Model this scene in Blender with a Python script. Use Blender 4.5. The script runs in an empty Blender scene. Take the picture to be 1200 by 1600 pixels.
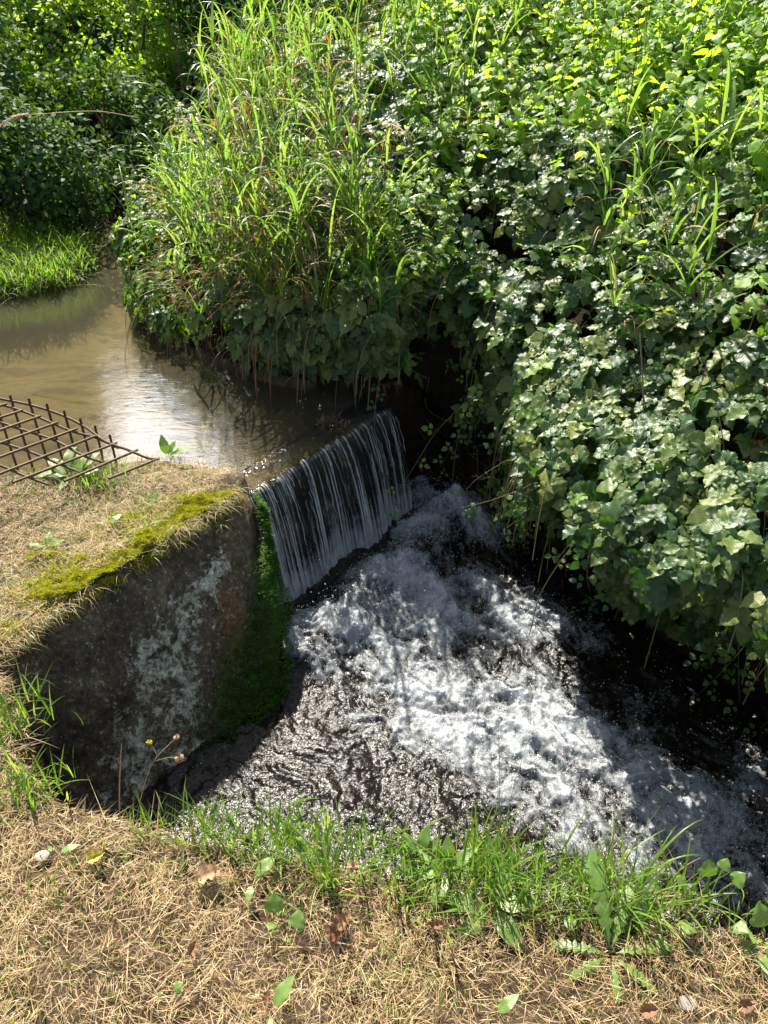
import bpy, math, random
import numpy as np
from mathutils import Vector

R = math.radians
rng = np.random.default_rng(7)
random.seed(7)
scene = bpy.context.scene

# ------------------------------------------------------------------ camera
PITCH = 36.0
FPX = 1209.0                      # focal length in pixels of the 1200x1600 frame
CAM = np.array([0.0, 0.0, 1.6])
cd = bpy.data.cameras.new('camera')
cam = bpy.data.objects.new('camera', cd)
scene.collection.objects.link(cam)
cam.location = CAM
cam.rotation_euler = (R(90 - PITCH), 0, 0)
cd.sensor_fit = 'VERTICAL'
cd.sensor_height = 24.0
cd.lens = 24.0 * FPX / 1600.0
cd.clip_start = 0.02
cd.clip_end = 500
scene.camera = cam

# ------------------------------------------------------------------ sky and sun
CLOUD = 4.8                       # radiance of the sunlit clouds low beside the sun
SUN_EL, SUN_AZ = 50.0, -20.0      # azimuth measured from +Y towards +X
w = bpy.data.worlds.new('World'); scene.world = w; w.use_nodes = True
nt = w.node_tree; nt.nodes.clear()
sky = nt.nodes.new('ShaderNodeTexSky'); sky.sky_type = 'NISHITA'; sky.sun_disc = False
sky.sun_elevation = R(SUN_EL); sky.sun_rotation = R(SUN_AZ); sky.air_density = 1.3; sky.dust_density = 2.5
bg = nt.nodes.new('ShaderNodeBackground'); bg.inputs[1].default_value = 0.05
wo = nt.nodes.new('ShaderNodeOutputWorld')
tc = nt.nodes.new('ShaderNodeTexCoord')
cn = nt.nodes.new('ShaderNodeTexNoise'); cn.inputs['Scale'].default_value = 2.6; cn.inputs['Detail'].default_value = 6; nt.links.new(tc.outputs['Generated'], cn.inputs['Vector'])
cr = nt.nodes.new('ShaderNodeValToRGB'); cr.color_ramp.elements[0].position = .30; cr.color_ramp.elements[1].position = .50; nt.links.new(cn.outputs['Fac'], cr.inputs[0])
dt = nt.nodes.new('ShaderNodeVectorMath'); dt.operation = 'DOT_PRODUCT'; nt.links.new(tc.outputs['Generated'], dt.inputs[0])
dt.inputs[1].default_value = (math.sin(R(-16)) * math.cos(R(32)), math.cos(R(-16)) * math.cos(R(32)), math.sin(R(32)))
dr_ = nt.nodes.new('ShaderNodeValToRGB'); e_ = dr_.color_ramp.elements; e_[0].position = .955; e_[0].color = (.02, .02, .02, 1); e_[1].position = .980; e_[1].color = (1, 1, 1, 1); nt.links.new(dt.outputs['Value'], dr_.inputs[0])
mu = nt.nodes.new('ShaderNodeMath'); mu.operation = 'MULTIPLY'; nt.links.new(cr.outputs[0], mu.inputs[0]); nt.links.new(dr_.outputs[0], mu.inputs[1])
m2_ = nt.nodes.new('ShaderNodeMath'); m2_.operation = 'MULTIPLY'; m2_.inputs[1].default_value = CLOUD; nt.links.new(mu.outputs[0], m2_.inputs[0])
cb = nt.nodes.new('ShaderNodeBackground'); cb.inputs[0].default_value = (.95, .97, 1, 1); nt.links.new(m2_.outputs[0], cb.inputs[1])
ad = nt.nodes.new('ShaderNodeAddShader'); nt.links.new(sky.outputs[0], bg.inputs[0]); nt.links.new(bg.outputs[0], ad.inputs[0]); nt.links.new(cb.outputs[0], ad.inputs[1]); nt.links.new(ad.outputs[0], wo.inputs[0])
sl = bpy.data.lights.new('sun', 'SUN'); sl.energy = 5.0; sl.angle = R(0.5); sl.color = (1.0, 0.92, 0.80)
so = bpy.data.objects.new('sun', sl); scene.collection.objects.link(so)
sd = Vector((math.sin(R(SUN_AZ)) * math.cos(R(SUN_EL)), math.cos(R(SUN_AZ)) * math.cos(R(SUN_EL)), math.sin(R(SUN_EL))))
so.rotation_euler = sd.to_track_quat('Z', 'Y').to_euler()
scene.view_settings.view_transform = 'Standard'; scene.view_settings.look = 'None'
scene.view_settings.gamma = 1; scene.view_settings.exposure = 1.42
try:
    scene.cycles.max_bounces = 8; scene.cycles.transparent_max_bounces = 12
    scene.cycles.transmission_bounces = 4; scene.cycles.diffuse_bounces = 3; scene.cycles.glossy_bounces = 3
    scene.cycles.caustics_reflective = False; scene.cycles.caustics_refractive = False
except Exception:
    pass

# ------------------------------------------------------------------ helpers
CP, SP = math.cos(R(PITCH)), math.sin(R(PITCH))
def W(u, v, z=None, Y=None):
    """a point of the place seen at pixel u,v of the photo, at height z or at distance Y"""
    x = (u - 600) / FPX; y = (800 - v) / FPX
    d = np.array([x, CP + y * SP, -SP + y * CP])
    t = (z - CAM[2]) / d[2] if z is not None else Y / d[1]
    return CAM + d * t

def hsh(ix, iy, seed):
    n = (ix.astype(np.int64) * 374761393 + iy.astype(np.int64) * 668265263 + seed * 1442695041) & 0xffffffff
    n = ((n ^ (n >> 13)) * 1274126177) & 0xffffffff
    n = n ^ (n >> 16)
    return (n & 0xffff) / 65535.0
def vnoise(x, y, seed=0):
    x = np.asarray(x, float); y = np.asarray(y, float)
    ix = np.floor(x); iy = np.floor(y); fx = x - ix; fy = y - iy
    fx = fx * fx * fx * (fx * (fx * 6 - 15) + 10); fy = fy * fy * fy * (fy * (fy * 6 - 15) + 10)
    a = hsh(ix, iy, seed); b = hsh(ix + 1, iy, seed); c = hsh(ix, iy + 1, seed); d = hsh(ix + 1, iy + 1, seed)
    return (a * (1 - fx) + b * fx) * (1 - fy) + (c * (1 - fx) + d * fx) * fy
def fbm(x, y, seed=0, octv=4, gain=.5):
    s = 0; a = 1; t = 0
    for o in range(octv):
        s = s + a * vnoise(x * 2 ** o + 17.3 * o, y * 2 ** o - 9.1 * o, seed + o); t += a; a *= gain
    return s / t
def sstep(a, b, x):
    t = np.clip((x - a) / (b - a), 0, 1); return t * t * (3 - 2 * t)

def make_mesh(name, V, F, UV=None, rnd=None, attrs=None, mat=None, smooth=True):
    V = np.asarray(V, np.float32).reshape(-1, 3); F = np.asarray(F, np.int32)
    me = bpy.data.meshes.new(name)
    k = F.shape[1]
    me.vertices.add(len(V)); me.vertices.foreach_set('co', V.ravel())
    me.loops.add(F.size); me.loops.foreach_set('vertex_index', F.ravel())
    me.polygons.add(len(F)); me.polygons.foreach_set('loop_start', np.arange(0, F.size, k, dtype=np.int32))
    me.polygons.foreach_set('loop_total', np.full(len(F), k, np.int32))
    if smooth: me.polygons.foreach_set('use_smooth', np.ones(len(F), bool))
    if UV is not None:
        ul = me.uv_layers.new(name='uv'); ul.data.foreach_set('uv', np.asarray(UV, np.float32)[F.ravel()].ravel())
    if rnd is not None:
        a = me.attributes.new('rnd', 'FLOAT', 'POINT'); a.data.foreach_set('value', np.asarray(rnd, np.float32))
    for kx, val in (attrs or {}).items():
        a = me.attributes.new(kx, 'FLOAT', 'POINT'); a.data.foreach_set('value', np.asarray(val, np.float32))
    if mat: me.materials.append(mat)
    me.update(calc_edges=True); me.validate()
    return me
def link(name, me, parent=None, loc=None):
    o = bpy.data.objects.new(name, me); scene.collection.objects.link(o)
    if parent: o.parent = parent
    if loc is not None: o.location = loc
    return o
def tag(o, label=None, cat=None, group=None, kind=None):
    if label: o['label'] = label
    if cat: o['category'] = cat
    if group: o['group'] = group
    if kind: o['kind'] = kind
    return o
def thing(name, label, cat, loc, group=None):
    o = bpy.data.objects.new(name, None); scene.collection.objects.link(o)
    o.location = [float(c) for c in loc]; o.empty_display_size = .05
    return tag(o, label, cat, group)

class MB:
    """gathers quads; build() links them as ONE mesh object with coordinates relative to its parent"""
    def __init__(s): s.V = []; s.F = []; s.U = []; s.r = []; s.n = 0
    def add(s, V, F, U=None, r=0.5):
        V = np.asarray(V, float).reshape(-1, 3)
        s.V.append(V); s.F.append(np.asarray(F, np.int64).reshape(-1, 4) + s.n)
        s.U.append(np.zeros((len(V), 2)) if U is None else np.asarray(U, float).reshape(-1, 2))
        s.r.append(np.full(len(V), r) if np.isscalar(r) else np.asarray(r, float)); s.n += len(V)
    def batch(s, tpl, M, T, r):
        v, f, uv = tpl
        V = np.einsum('kij,nj->kni', M, v) + T[:, None, :]
        K = len(T); n = len(v)
        F = f[None] + (np.arange(K) * n)[:, None, None]
        s.add(V.reshape(-1, 3), F.reshape(-1, 4), np.tile(uv, (K, 1)), np.repeat(r, n))
    def build(s, name, mat, parent=None, smooth=True):
        V = np.concatenate(s.V)
        if parent is not None: V = V - np.array(parent.location)[None]
        me = make_mesh(name, V, np.concatenate(s.F), np.concatenate(s.U), np.concatenate(s.r), None, mat, smooth)
        return link(name, me, parent)

def norm(v): return v / np.maximum(np.linalg.norm(v, axis=-1, keepdims=True), 1e-9)
def frames(d, n, scale):
    """matrices whose columns are leaf x, leaf y (= direction d) and leaf z (close to n)"""
    d = norm(d); x = norm(np.cross(d, n)); z = np.cross(x, d)
    return np.stack([x, d, z], -1) * np.asarray(scale)[:, None, None]

def tube(mb, pts, rad, sides=5, r=.5):
    pts = np.asarray(pts, float); n = len(pts)
    rad = np.full(n, rad) if np.isscalar(rad) else np.asarray(rad, float)
    t = np.gradient(pts, axis=0); t = norm(t)
    up = np.array([0, 0, 1.0]) if abs(t[0][2]) < .9 else np.array([1.0, 0, 0])
    x = norm(np.cross(t, up)); y = np.cross(t, x)
    a = np.arange(sides) / sides * 2 * np.pi
    V = pts[:, None] + rad[:, None, None] * (x[:, None] * np.cos(a)[None, :, None] + y[:, None] * np.sin(a)[None, :, None])
    F = []
    for i in range(n - 1):
        for j in range(sides):
            k = (j + 1) % sides
            F.append((i * sides + j, i * sides + k, (i + 1) * sides + k, (i + 1) * sides + j))
    U = np.stack(np.broadcast_arrays((np.arange(sides) / sides)[None], (np.arange(n) / n)[:, None]), -1)
    mb.add(V.reshape(-1, 3), F, U.reshape(-1, 2), r)
def curve(ctrl, n=12):
    """Catmull-Rom through control points"""
    c = np.asarray(ctrl, float); c = np.vstack([2 * c[0] - c[1], c, 2 * c[-1] - c[-2]])
    out = []
    for i in range(1, len(c) - 2):
        for t in np.linspace(0, 1, n, endpoint=False):
            out.append(.5 * (2 * c[i] + (c[i + 1] - c[i - 1]) * t + (2 * c[i - 1] - 5 * c[i] + 4 * c[i + 1] - c[i + 2]) * t * t + (3 * c[i] - 3 * c[i + 1] + c[i + 2] - c[i - 1]) * t ** 3))
    out.append(c[-2]); return np.array(out)

def blades(mb, base, az, lean, bend, L, wd, nseg=6, r=None, fold=.0, tw=None, p=1.4):
    base = np.asarray(base, float); k = len(base)
    az, lean, bend, L, wd = [np.broadcast_to(np.asarray(q, float), (k,)) for q in (az, lean, bend, L, wd)]
    hx, hy = np.cos(az), np.sin(az)
    P = [base]; pos = base.copy()
    for i in range(nseg):
        th = lean + bend * ((i + .5) / nseg) ** p
        pos = pos + (L / nseg)[:, None] * np.stack([np.sin(th) * hx, np.sin(th) * hy, np.cos(th)], -1)
        P.append(pos)
    P = np.stack(P, 1)
    s = np.linspace(0, 1, nseg + 1)
    wp = np.minimum(1, .55 + 1.6 * s) * np.maximum(.04, 1 - s ** 2.2)
    tw = np.zeros(k) if tw is None else np.broadcast_to(tw, (k,))
    ta = tw[:, None] * s[None]
    th = lean[:, None] + bend[:, None] * s[None] ** p
    side = np.stack([-hy[:, None] + 0 * s, hx[:, None] + 0 * s, 0 * th], -1)
    nrm = np.stack([np.cos(th) * hx[:, None], np.cos(th) * hy[:, None], -np.sin(th)], -1)
    sv = side * np.cos(ta)[..., None] + nrm * np.sin(ta)[..., None]
    off = sv * (wd[:, None] * wp[None] * .5)[..., None]
    if fold > 0:
        mid = P - nrm * (wd[:, None] * wp[None] * fold)[..., None]
        V = np.stack([P - off, mid, P + off], 2); c = 3
    else:
        V = np.stack([P - off, P + off], 2); c = 2
    F = []
    for i in range(nseg):
        for j in range(c - 1):
            a = i * c + j; F.append((a, a + 1, a + 1 + c, a + c))
    F = np.array(F); n = (nseg + 1) * c
    U = np.stack(np.broadcast_arrays(np.linspace(0, 1, c)[None], s[:, None]), -1).reshape(-1, 2)
    r = rng.random(k) if r is None else np.broadcast_to(r, (k,))
    mb.add(V.reshape(-1, 3), (F[None] + (np.arange(k) * n)[:, None, None]).reshape(-1, 4), np.tile(U, (k, 1)), np.repeat(r, n))

def leaf_tpl(nr=8, nc=4, width=.36, tip=1.4, base=.6, fold=.18, curl=.15, serr=.0, wave=.0, lobes=0):
    """leaf of length 1 along +y; nc columns each side of the midrib"""
    V = []; U = []; C = 2 * nc + 1
    for i in range(nr + 1):
        s = i / nr
        h = width * (math.sin(math.pi * min(1, s ** base)) ** .8 if 0 < s < 1 else 0) * (1 - .25 * s) * 1.12
        if tip > 1 and s > .75: h *= 1 - .35 * (s - .75) / .25 * (tip - 1)
        if serr: h *= 1 + (serr if i % 2 else -serr)
        if lobes and 0 < s < .92: h *= .35 + .75 * abs(((s * lobes) % 1) - .15) if s < .75 else 1
        h = max(h, .006)
        for j in range(-nc, nc + 1):
            q = j / nc
            z = fold * abs(q) * h * 2 - curl * s * s - wave * abs(q) ** 2 * (1 if (i // 2) % 2 else -1) * h - abs(q) ** 2 * h * .35
            V.append((q * h, s - .06 * abs(q) * (1 if serr and i % 2 else 0), z)); U.append((.5 + .5 * q * h / width, s))
    F = [(i * C + j, i * C + j + 1, (i + 1) * C + j + 1, (i + 1) * C + j) for i in range(nr) for j in range(2 * nc)]
    return np.array(V), np.array(F), np.array(U)
T_BRAM = leaf_tpl(12, 2, .37, 1.25, .80, .20, .16, .03, .10)
T_BRAM2 = leaf_tpl(12, 2, .34, 1.35, .84, .32, -.06, .035, .16)
T_BRAM3 = leaf_tpl(12, 2, .40, 1.15, .76, .10, .34, .03, .22)
T_SIMP = leaf_tpl(4, 1, .36, 1.4, .7, .2, .15)
T_NETT = leaf_tpl(10, 2, .30, 1.8, .6, .2, .2, .10, .08)
T_ROUND = leaf_tpl(8, 3, .50, 1.0, .62, .12, .10, 0, .1)
T_BROAD = leaf_tpl(10, 2, .24, 1.2, .9, .22, .25, 0, .10)
T_DAND = leaf_tpl(22, 2, .17, 1.0, 1.4, .15, .30, 0, .08, 7)
T_DEAD = leaf_tpl(12, 3, .36, 1.4, .7, .7, -.35, .12, .35)

# ------------------------------------------------------------------ materials
def nodes(name):
    m = bpy.data.materials.new(name); m.use_nodes = True; t = m.node_tree; t.nodes.clear()
    out = t.nodes.new('ShaderNodeOutputMaterial')
    def N(kind, **kw):
        n = t.nodes.new('ShaderNode' + kind)
        for k, v in kw.items():
            if k.startswith('i_'):
                key = k[2:]; key = int(key) if key.isdigit() else key.replace('_', ' ')
                n.inputs[key].default_value = v
            else: setattr(n, k, v)
        return n
    L = t.links.new
    return m, N, L, out
def ramp(N, L, src, stops):
    r = N('ValToRGB'); e = r.color_ramp.elements
    while len(e) < len(stops): e.new(.5)
    for i, (p, c) in enumerate(stops):
        e[i].position = p; e[i].color = (c[0], c[1], c[2], 1) if not np.isscalar(c) else (c, c, c, 1)
    L(src, r.inputs[0]); return r.outputs[0]
def mixc(N, L, f, a, b, mode='MIX'):
    n = N('MixRGB', blend_type=mode)
    for i, q in ((0, f), (1, a), (2, b)):
        if hasattr(q, 'is_linked') or hasattr(q, 'links'): L(q, n.inputs[i])
        else: n.inputs[i].default_value = q if i == 0 else (q[0], q[1], q[2], 1)
    return n.outputs[0]
def math_(N, L, op, a, b=0.0, clamp=False):
    n = N('Math', operation=op, use_clamp=clamp)
    for i, q in ((0, a), (1, b)):
        if hasattr(q, 'links'): L(q, n.inputs[i])
        else: n.inputs[i].default_value = q
    return n.outputs[0]
def noise(N, L, scale, detail=4, rough=.55, vec=None, dist=0.0):
    n = N('TexNoise'); n.inputs['Scale'].default_value = scale; n.inputs['Detail'].default_value = detail
    n.inputs['Roughness'].default_value = rough; n.inputs['Distortion'].default_value = dist
    if vec is None:
        g = N('NewGeometry'); vec = g.outputs['Position']
    L(vec, n.inputs['Vector']); return n.outputs['Fac']

def leaf_mat(name, cols, trans, rough=.42, tmix=.35, veins=True, spec=.5, vein_n=7.0, bump=.17):
    m, N, L, out = nodes(name)
    at = N('Attribute', attribute_name='rnd'); c = ramp(N, L, at.outputs['Fac'], [(i / max(1, len(cols) - 1), q) for i, q in enumerate(cols)])
    nz = noise(N, L, 60, 3)
    c = mixc(N, L, .35, c, ramp(N, L, nz, [(.3, .25), (.7, .9)]), 'OVERLAY')
    tc = ramp(N, L, at.outputs['Fac'], [(i / max(1, len(trans) - 1), q) for i, q in enumerate(trans)])
    pb = N('BsdfPrincipled'); pb.inputs['Roughness'].default_value = rough
    pb.inputs['Specular IOR Level'].default_value = spec
    tr = N('BsdfTranslucent')
    if veins:
        uv = N('UVMap', uv_map='uv'); sx = N('SeparateXYZ'); L(uv.outputs[0], sx.inputs[0])
        au = math_(N, L, 'ABSOLUTE', math_(N, L, 'SUBTRACT', sx.outputs[0], .5))
        ph = math_(N, L, 'SUBTRACT', math_(N, L, 'MULTIPLY', sx.outputs[1], vein_n), math_(N, L, 'MULTIPLY', au, vein_n * 1.1))
        sn = math_(N, L, 'ABSOLUTE', math_(N, L, 'SINE', math_(N, L, 'MULTIPLY', ph, math.pi)))
        vl = math_(N, L, 'MINIMUM', sn, math_(N, L, 'MULTIPLY', au, 14.0))
        vm = ramp(N, L, vl, [(0, 1.0), (.28, 0.0)])
        c = mixc(N, L, math_(N, L, 'MULTIPLY', vm, .35), c, (.16, .22, .08))
        tc = mixc(N, L, math_(N, L, 'MULTIPLY', vm, .5), tc, (.10, .18, .02))
        bp = N('Bump'); bp.inputs['Strength'].default_value = bump; bp.inputs['Distance'].default_value = .0022
        L(sn, bp.inputs['Height']); L(bp.outputs[0], pb.inputs['Normal'])
    L(c, pb.inputs['Base Color']); L(tc, tr.inputs['Color'])
    mx = N('MixShader'); mx.inputs[0].default_value = tmix
    L(pb.outputs[0], mx.inputs[1]); L(tr.outputs[0], mx.inputs[2]); L(mx.outputs[0], out.inputs[0])
    return m
def plain_mat(name, cols, rough=.8, scale=30, bump=.3, bdist=.004, spec=.3, use_rnd=False, metallic=0):
    m, N, L, out = nodes(name)
    f = noise(N, L, scale, 6, .65)
    if use_rnd:
        at = N('Attribute', attribute_name='rnd'); f2 = at.outputs['Fac']
        c = ramp(N, L, f2, [(i / max(1, len(cols) - 1), q) for i, q in enumerate(cols)])
        c = mixc(N, L, .4, c, ramp(N, L, f, [(.3, .2), (.7, .9)]), 'OVERLAY')
    else:
        c = ramp(N, L, f, [(.25 + .5 * i / max(1, len(cols) - 1), q) for i, q in enumerate(cols)])
    pb = N('BsdfPrincipled'); pb.inputs['Roughness'].default_value = rough; pb.inputs['Specular IOR Level'].default_value = spec
    pb.inputs['Metallic'].default_value = metallic
    bp = N('Bump'); bp.inputs['Strength'].default_value = bump; bp.inputs['Distance'].default_value = bdist
    L(f, bp.inputs['Height']); L(bp.outputs[0], pb.inputs['Normal']); L(c, pb.inputs['Base Color']); L(pb.outputs[0], out.inputs[0])
    return m

M = {}
M['bramble'] = leaf_mat('bramble_leaf', [(.022, .055, .018), (.040, .085, .026), (.09, .135, .035), (.16, .19, .05)],
                        [(.05, .16, .01), (.09, .24, .015), (.16, .36, .02)], .40, .30, spec=.36)
M['bramble_young'] = leaf_mat('young_leaf', [(.08, .17, .02), (.12, .23, .03), (.17, .27, .04)],
                        [(.22, .46, .02), (.34, .60, .03), (.52, .70, .04)], .45, .50)
M['nettle'] = leaf_mat('nettle_leaf', [(.09, .20, .02), (.14, .27, .03), (.20, .31, .04)],
                        [(.34, .62, .03), (.48, .76, .04), (.66, .84, .06)], .5, .55)
M['reed'] = leaf_mat('reed_blade', [(.06, .13, .03), (.09, .18, .03), (.12, .20, .04)],
                        [(.15, .32, .03), (.27, .46, .05), (.40, .54, .08)], .38, .45, veins=False)
M['reed_dry'] = leaf_mat('dry_blade', [(.20, .09, .03), (.28, .16, .06), (.32, .24, .11)],
                        [(.5, .16, .03), (.5, .30, .08), (.45, .36, .14)], .6, .35, veins=False)
M['grass'] = leaf_mat('grass_blade', [(.07, .14, .02), (.12, .20, .03), (.19, .25, .05)],
                        [(.18, .42, .02), (.30, .56, .03), (.42, .60, .06)], .42, .40, veins=False)
M['straw'] = leaf_mat('straw', [(.10, .055, .028), (.26, .165, .075), (.39, .27, .13), (.52, .40, .22), (.27, .28, .09)],
                        [(.3, .18, .08), (.4, .3, .15), (.5, .4, .2)], .55, .2, veins=False, spec=.35)
M['herb'] = leaf_mat('herb_leaf', [(.09, .17, .03), (.13, .21, .04), (.16, .24, .06)],
                        [(.22, .46, .03), (.3, .54, .05)], .4, .3, vein_n=7.0, bump=.15)
M['dead'] = leaf_mat('dead_leaf', [(.16, .07, .035), (.28, .16, .09), (.42, .28, .17)],
                        [(.3, .08, .03), (.35, .18, .08)], .6, .2, vein_n=6.0)
M['yellow_leaf'] = leaf_mat('yellow_leaf', [(.50, .42, .08), (.55, .45, .12)], [(.6, .5, .05), (.6, .5, .1)], .5, .3, vein_n=6.0)
M['treeleaf'] = leaf_mat('tree_leaf', [(.025, .06, .02), (.04, .09, .025), (.06, .12, .03)],
                        [(.06, .16, .015), (.14, .30, .02), (.28, .46, .03)], .6, .22, veins=False, spec=.16)
M['moss_y'] = leaf_mat('yellow_moss', [(.17, .19, .018), (.36, .36, .03), (.52, .47, .05)], [(.42, .46, .02), (.64, .62, .04)], .7, .3, veins=False, spec=.1)
M['moss_o'] = leaf_mat('ochre_algae', [(.07, .05, .012), (.14, .10, .02), (.20, .15, .03)], [(.2, .15, .02), (.3, .25, .03)], .5, .2, veins=False, spec=.4)
M['moss_g'] = leaf_mat('green_moss', [(.025, .080, .008), (.050, .135, .012), (.09, .20, .02)], [(.08, .26, .01), (.17, .42, .02)], .6, .3, veins=False, spec=.3)
M['cane'] = plain_mat('bramble_cane', [(.08, .10, .03), (.16, .13, .06), (.20, .09, .05)], .55, 8, use_rnd=True)
M['stem'] = plain_mat('dead_stem', [(.05, .03, .02), (.22, .15, .08), (.36, .27, .15)], .7, 20, use_rnd=True)
M['bark'] = plain_mat('bark', [(.03, .022, .015), (.10, .075, .05)], .9, 14, .8, .03)
M['rust'] = plain_mat('rusty_steel', [(.045, .026, .016), (.095, .052, .030), (.16, .095, .055)], .62, 60, .5, .002, .5, metallic=.25)
M['stone'] = plain_mat('pale_stone', [(.30, .25, .19), (.42, .37, .29)], .8, 25, .5, .004)
M['stone2'] = plain_mat('grey_stone', [(.16, .15, .13), (.26, .24, .20)], .8, 25, .5, .004)

# ground: soil that turns sandy below water
m, N, L, out = nodes('soil')
n1 = noise(N, L, 9, 8, .7); n2 = noise(N, L, 70, 4, .6)
c = ramp(N, L, n1, [(.3, (.022, .016, .010)), (.55, (.060, .042, .026)), (.75, (.12, .09, .055))])
c = mixc(N, L, .5, c, ramp(N, L, n2, [(.3, .2), (.7, .85)]), 'OVERLAY')
pb = N('BsdfPrincipled'); pb.inputs['Roughness'].default_value = .95; pb.inputs['Specular IOR Level'].default_value = .1
bp = N('Bump'); bp.inputs['Strength'].default_value = .7; bp.inputs['Distance'].default_value = .01
L(n2, bp.inputs['Height']); L(bp.outputs[0], pb.inputs['Normal']); L(c, pb.inputs['Base Color']); L(pb.outputs[0], out.inputs[0]); M['soil'] = m

M['shade_dark_soil'] = plain_mat('shade_dark_soil', [(.006, .004, .003), (.016, .011, .006), (.035, .023, .012)], .9, 20, .8, .012, .08)  # soil darkened to carry the shade under overhanging plants; wet beside the pool
m, N, L, out = nodes('sandy_bed')
g = N('NewGeometry'); mp = N('Mapping'); mp.inputs['Scale'].default_value = (1, 2.3, 1); mp.inputs['Rotation'].default_value = (0, 0, .3); L(g.outputs['Position'], mp.inputs[0])
n1 = noise(N, L, 2.2, 6, .62, mp.outputs[0], .6); n2 = noise(N, L, 30, 4)
c = ramp(N, L, n1, [(.28, (.05, .038, .018)), (.42, (.13, .098, .052)), (.56, (.23, .18, .10)), (.72, (.10, .075, .038))])
c = mixc(N, L, .3, c, ramp(N, L, n2, [(.3, .3), (.7, .8)]), 'OVERLAY')
pb = N('BsdfPrincipled'); pb.inputs['Roughness'].default_value = .9; L(c, pb.inputs['Base Color'])
L(pb.outputs[0], out.inputs[0]); M['sand'] = m

# water: clear reflecting surface over a tinted, slightly turbid body; foam where the attribute says so
def water_mat(name, tint, turb, turb_f, bump_scales, foam=False, rough=.03, refl=1.0, lacy=1.0, fcol=(.40, .44, .48), stops=((.32, 0.0), (.54, .42), (.88, .84))):
    m, N, L, out = nodes(name)
    tb = N('BsdfTransparent'); tb.inputs[0].default_value = (*tint, 1)
    df = N('BsdfDiffuse'); df.inputs[0].default_value = (*turb, 1)
    body = N('MixShader'); body.inputs[0].default_value = turb_f; L(tb.outputs[0], body.inputs[1]); L(df.outputs[0], body.inputs[2])
    gl = N('BsdfGlossy'); gl.inputs['Roughness'].default_value = rough; gl.inputs[0].default_value = (refl, refl, refl, 1)
    fr = N('Fresnel'); fr.inputs[0].default_value = 1.333
    prev = None
    for sc, st, di, strn in bump_scales:
        bp = N('Bump'); bp.inputs['Strength'].default_value = strn; bp.inputs['Distance'].default_value = di
        g = N('NewGeometry'); mp = N('Mapping'); mp.inputs['Scale'].default_value = st; mp.inputs['Rotation'].default_value = (0, 0, R(-53) if foam else .4); L(g.outputs['Position'], mp.inputs[0])
        L(noise(N, L, sc, 3, .6, mp.outputs[0], .4), bp.inputs['Height'])
        if prev: L(prev.outputs[0], bp.inputs['Normal'])
        prev = bp
    L(prev.outputs[0], gl.inputs['Normal']); L(prev.outputs[0], fr.inputs['Normal'])
    mx = N('MixShader'); L(fr.outputs[0], mx.inputs[0]); L(body.outputs[0], mx.inputs[1]); L(gl.outputs[0], mx.inputs[2])
    res = mx
    if foam:
        at = N('Attribute', attribute_name='foam')
        n1 = noise(N, L, 26, 6, .70, None, 1.2); n2 = noise(N, L, 260, 3, .7)
        g = N('NewGeometry'); wn = N('TexNoise'); wn.inputs['Scale'].default_value = 22; wn.inputs['Detail'].default_value = 3; L(g.outputs['Position'], wn.inputs['Vector'])
        wv = N('VectorMath', operation='MULTIPLY_ADD'); L(wn.outputs['Color'], wv.inputs[0]); wv.inputs[1].default_value = (.05, .05, .05); L(g.outputs['Position'], wv.inputs[2])
        def lace(sc, k_):
            vo = N('TexVoronoi', feature='DISTANCE_TO_EDGE'); vo.inputs['Scale'].default_value = sc; L(wv.outputs[0], vo.inputs['Vector'])
            return math_(N, L, 'MULTIPLY', math_(N, L, 'MINIMUM', vo.outputs['Distance'], .4), k_)
        k = math_(N, L, 'ADD', math_(N, L, 'MULTIPLY', n1, 1.25), math_(N, L, 'MULTIPLY', n2, .45))
        k = math_(N, L, 'SUBTRACT', k, math_(N, L, 'ADD', lace(38, .55 * lacy), lace(120, .6 * lacy)))
        k = math_(N, L, 'ADD', k, at.outputs['Fac'])
        fm = ramp(N, L, math_(N, L, 'MULTIPLY', k, .5), list(stops))
        fb = N('BsdfPrincipled'); fb.inputs['Base Color'].default_value = (*fcol, 1); fb.inputs['Roughness'].default_value = .35
        fb.inputs['Specular IOR Level'].default_value = .6
        b2 = N('Bump'); b2.inputs['Strength'].default_value = .5; b2.inputs['Distance'].default_value = .005
        L(math_(N, L, 'ADD', n2, n1), b2.inputs['Height']); L(b2.outputs[0], fb.inputs['Normal'])
        m2 = N('MixShader'); L(fm, m2.inputs[0]); L(mx.outputs[0], m2.inputs[1]); L(fb.outputs[0], m2.inputs[2]); res = m2
    L(res.outputs[0], out.inputs[0]); return m
M['water_up'] = water_mat('slow_water', (.70, .67, .54), (.120, .110, .074), .24, [(3.0, (1, 2.2, 1), .006, .30), (18, (1, 2.6, 1), .0017, .5)], rough=.015)
M['water_low'] = water_mat('pool_water', (.30, .22, .15), (.020, .014, .010), .30, [(26, (1, 1.8, 1), .007, .7), (95, (1, 1.4, 1), .0032, .8)], True, .20)
M['fall'] = water_mat('falling_water', (.75, .78, .80), (.05, .055, .06), .22, [(60, (1, 1, .08), .004, .7)], True, .12, 1.0, 0.0, (.66, .68, .70), ((.30, 0.0), (.55, .34), (.95, .78)))
m, N, L, out = nodes('water_drop')
pb = N('BsdfPrincipled'); pb.inputs['Base Color'].default_value = (.85, .88, .9, 1); pb.inputs['Roughness'].default_value = .12
tb = N('BsdfTransparent'); mx = N('MixShader'); mx.inputs[0].default_value = .65
L(tb.outputs[0], mx.inputs[1]); L(pb.outputs[0], mx.inputs[2]); L(mx.outputs[0], out.inputs[0]); M['drop'] = m

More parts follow.
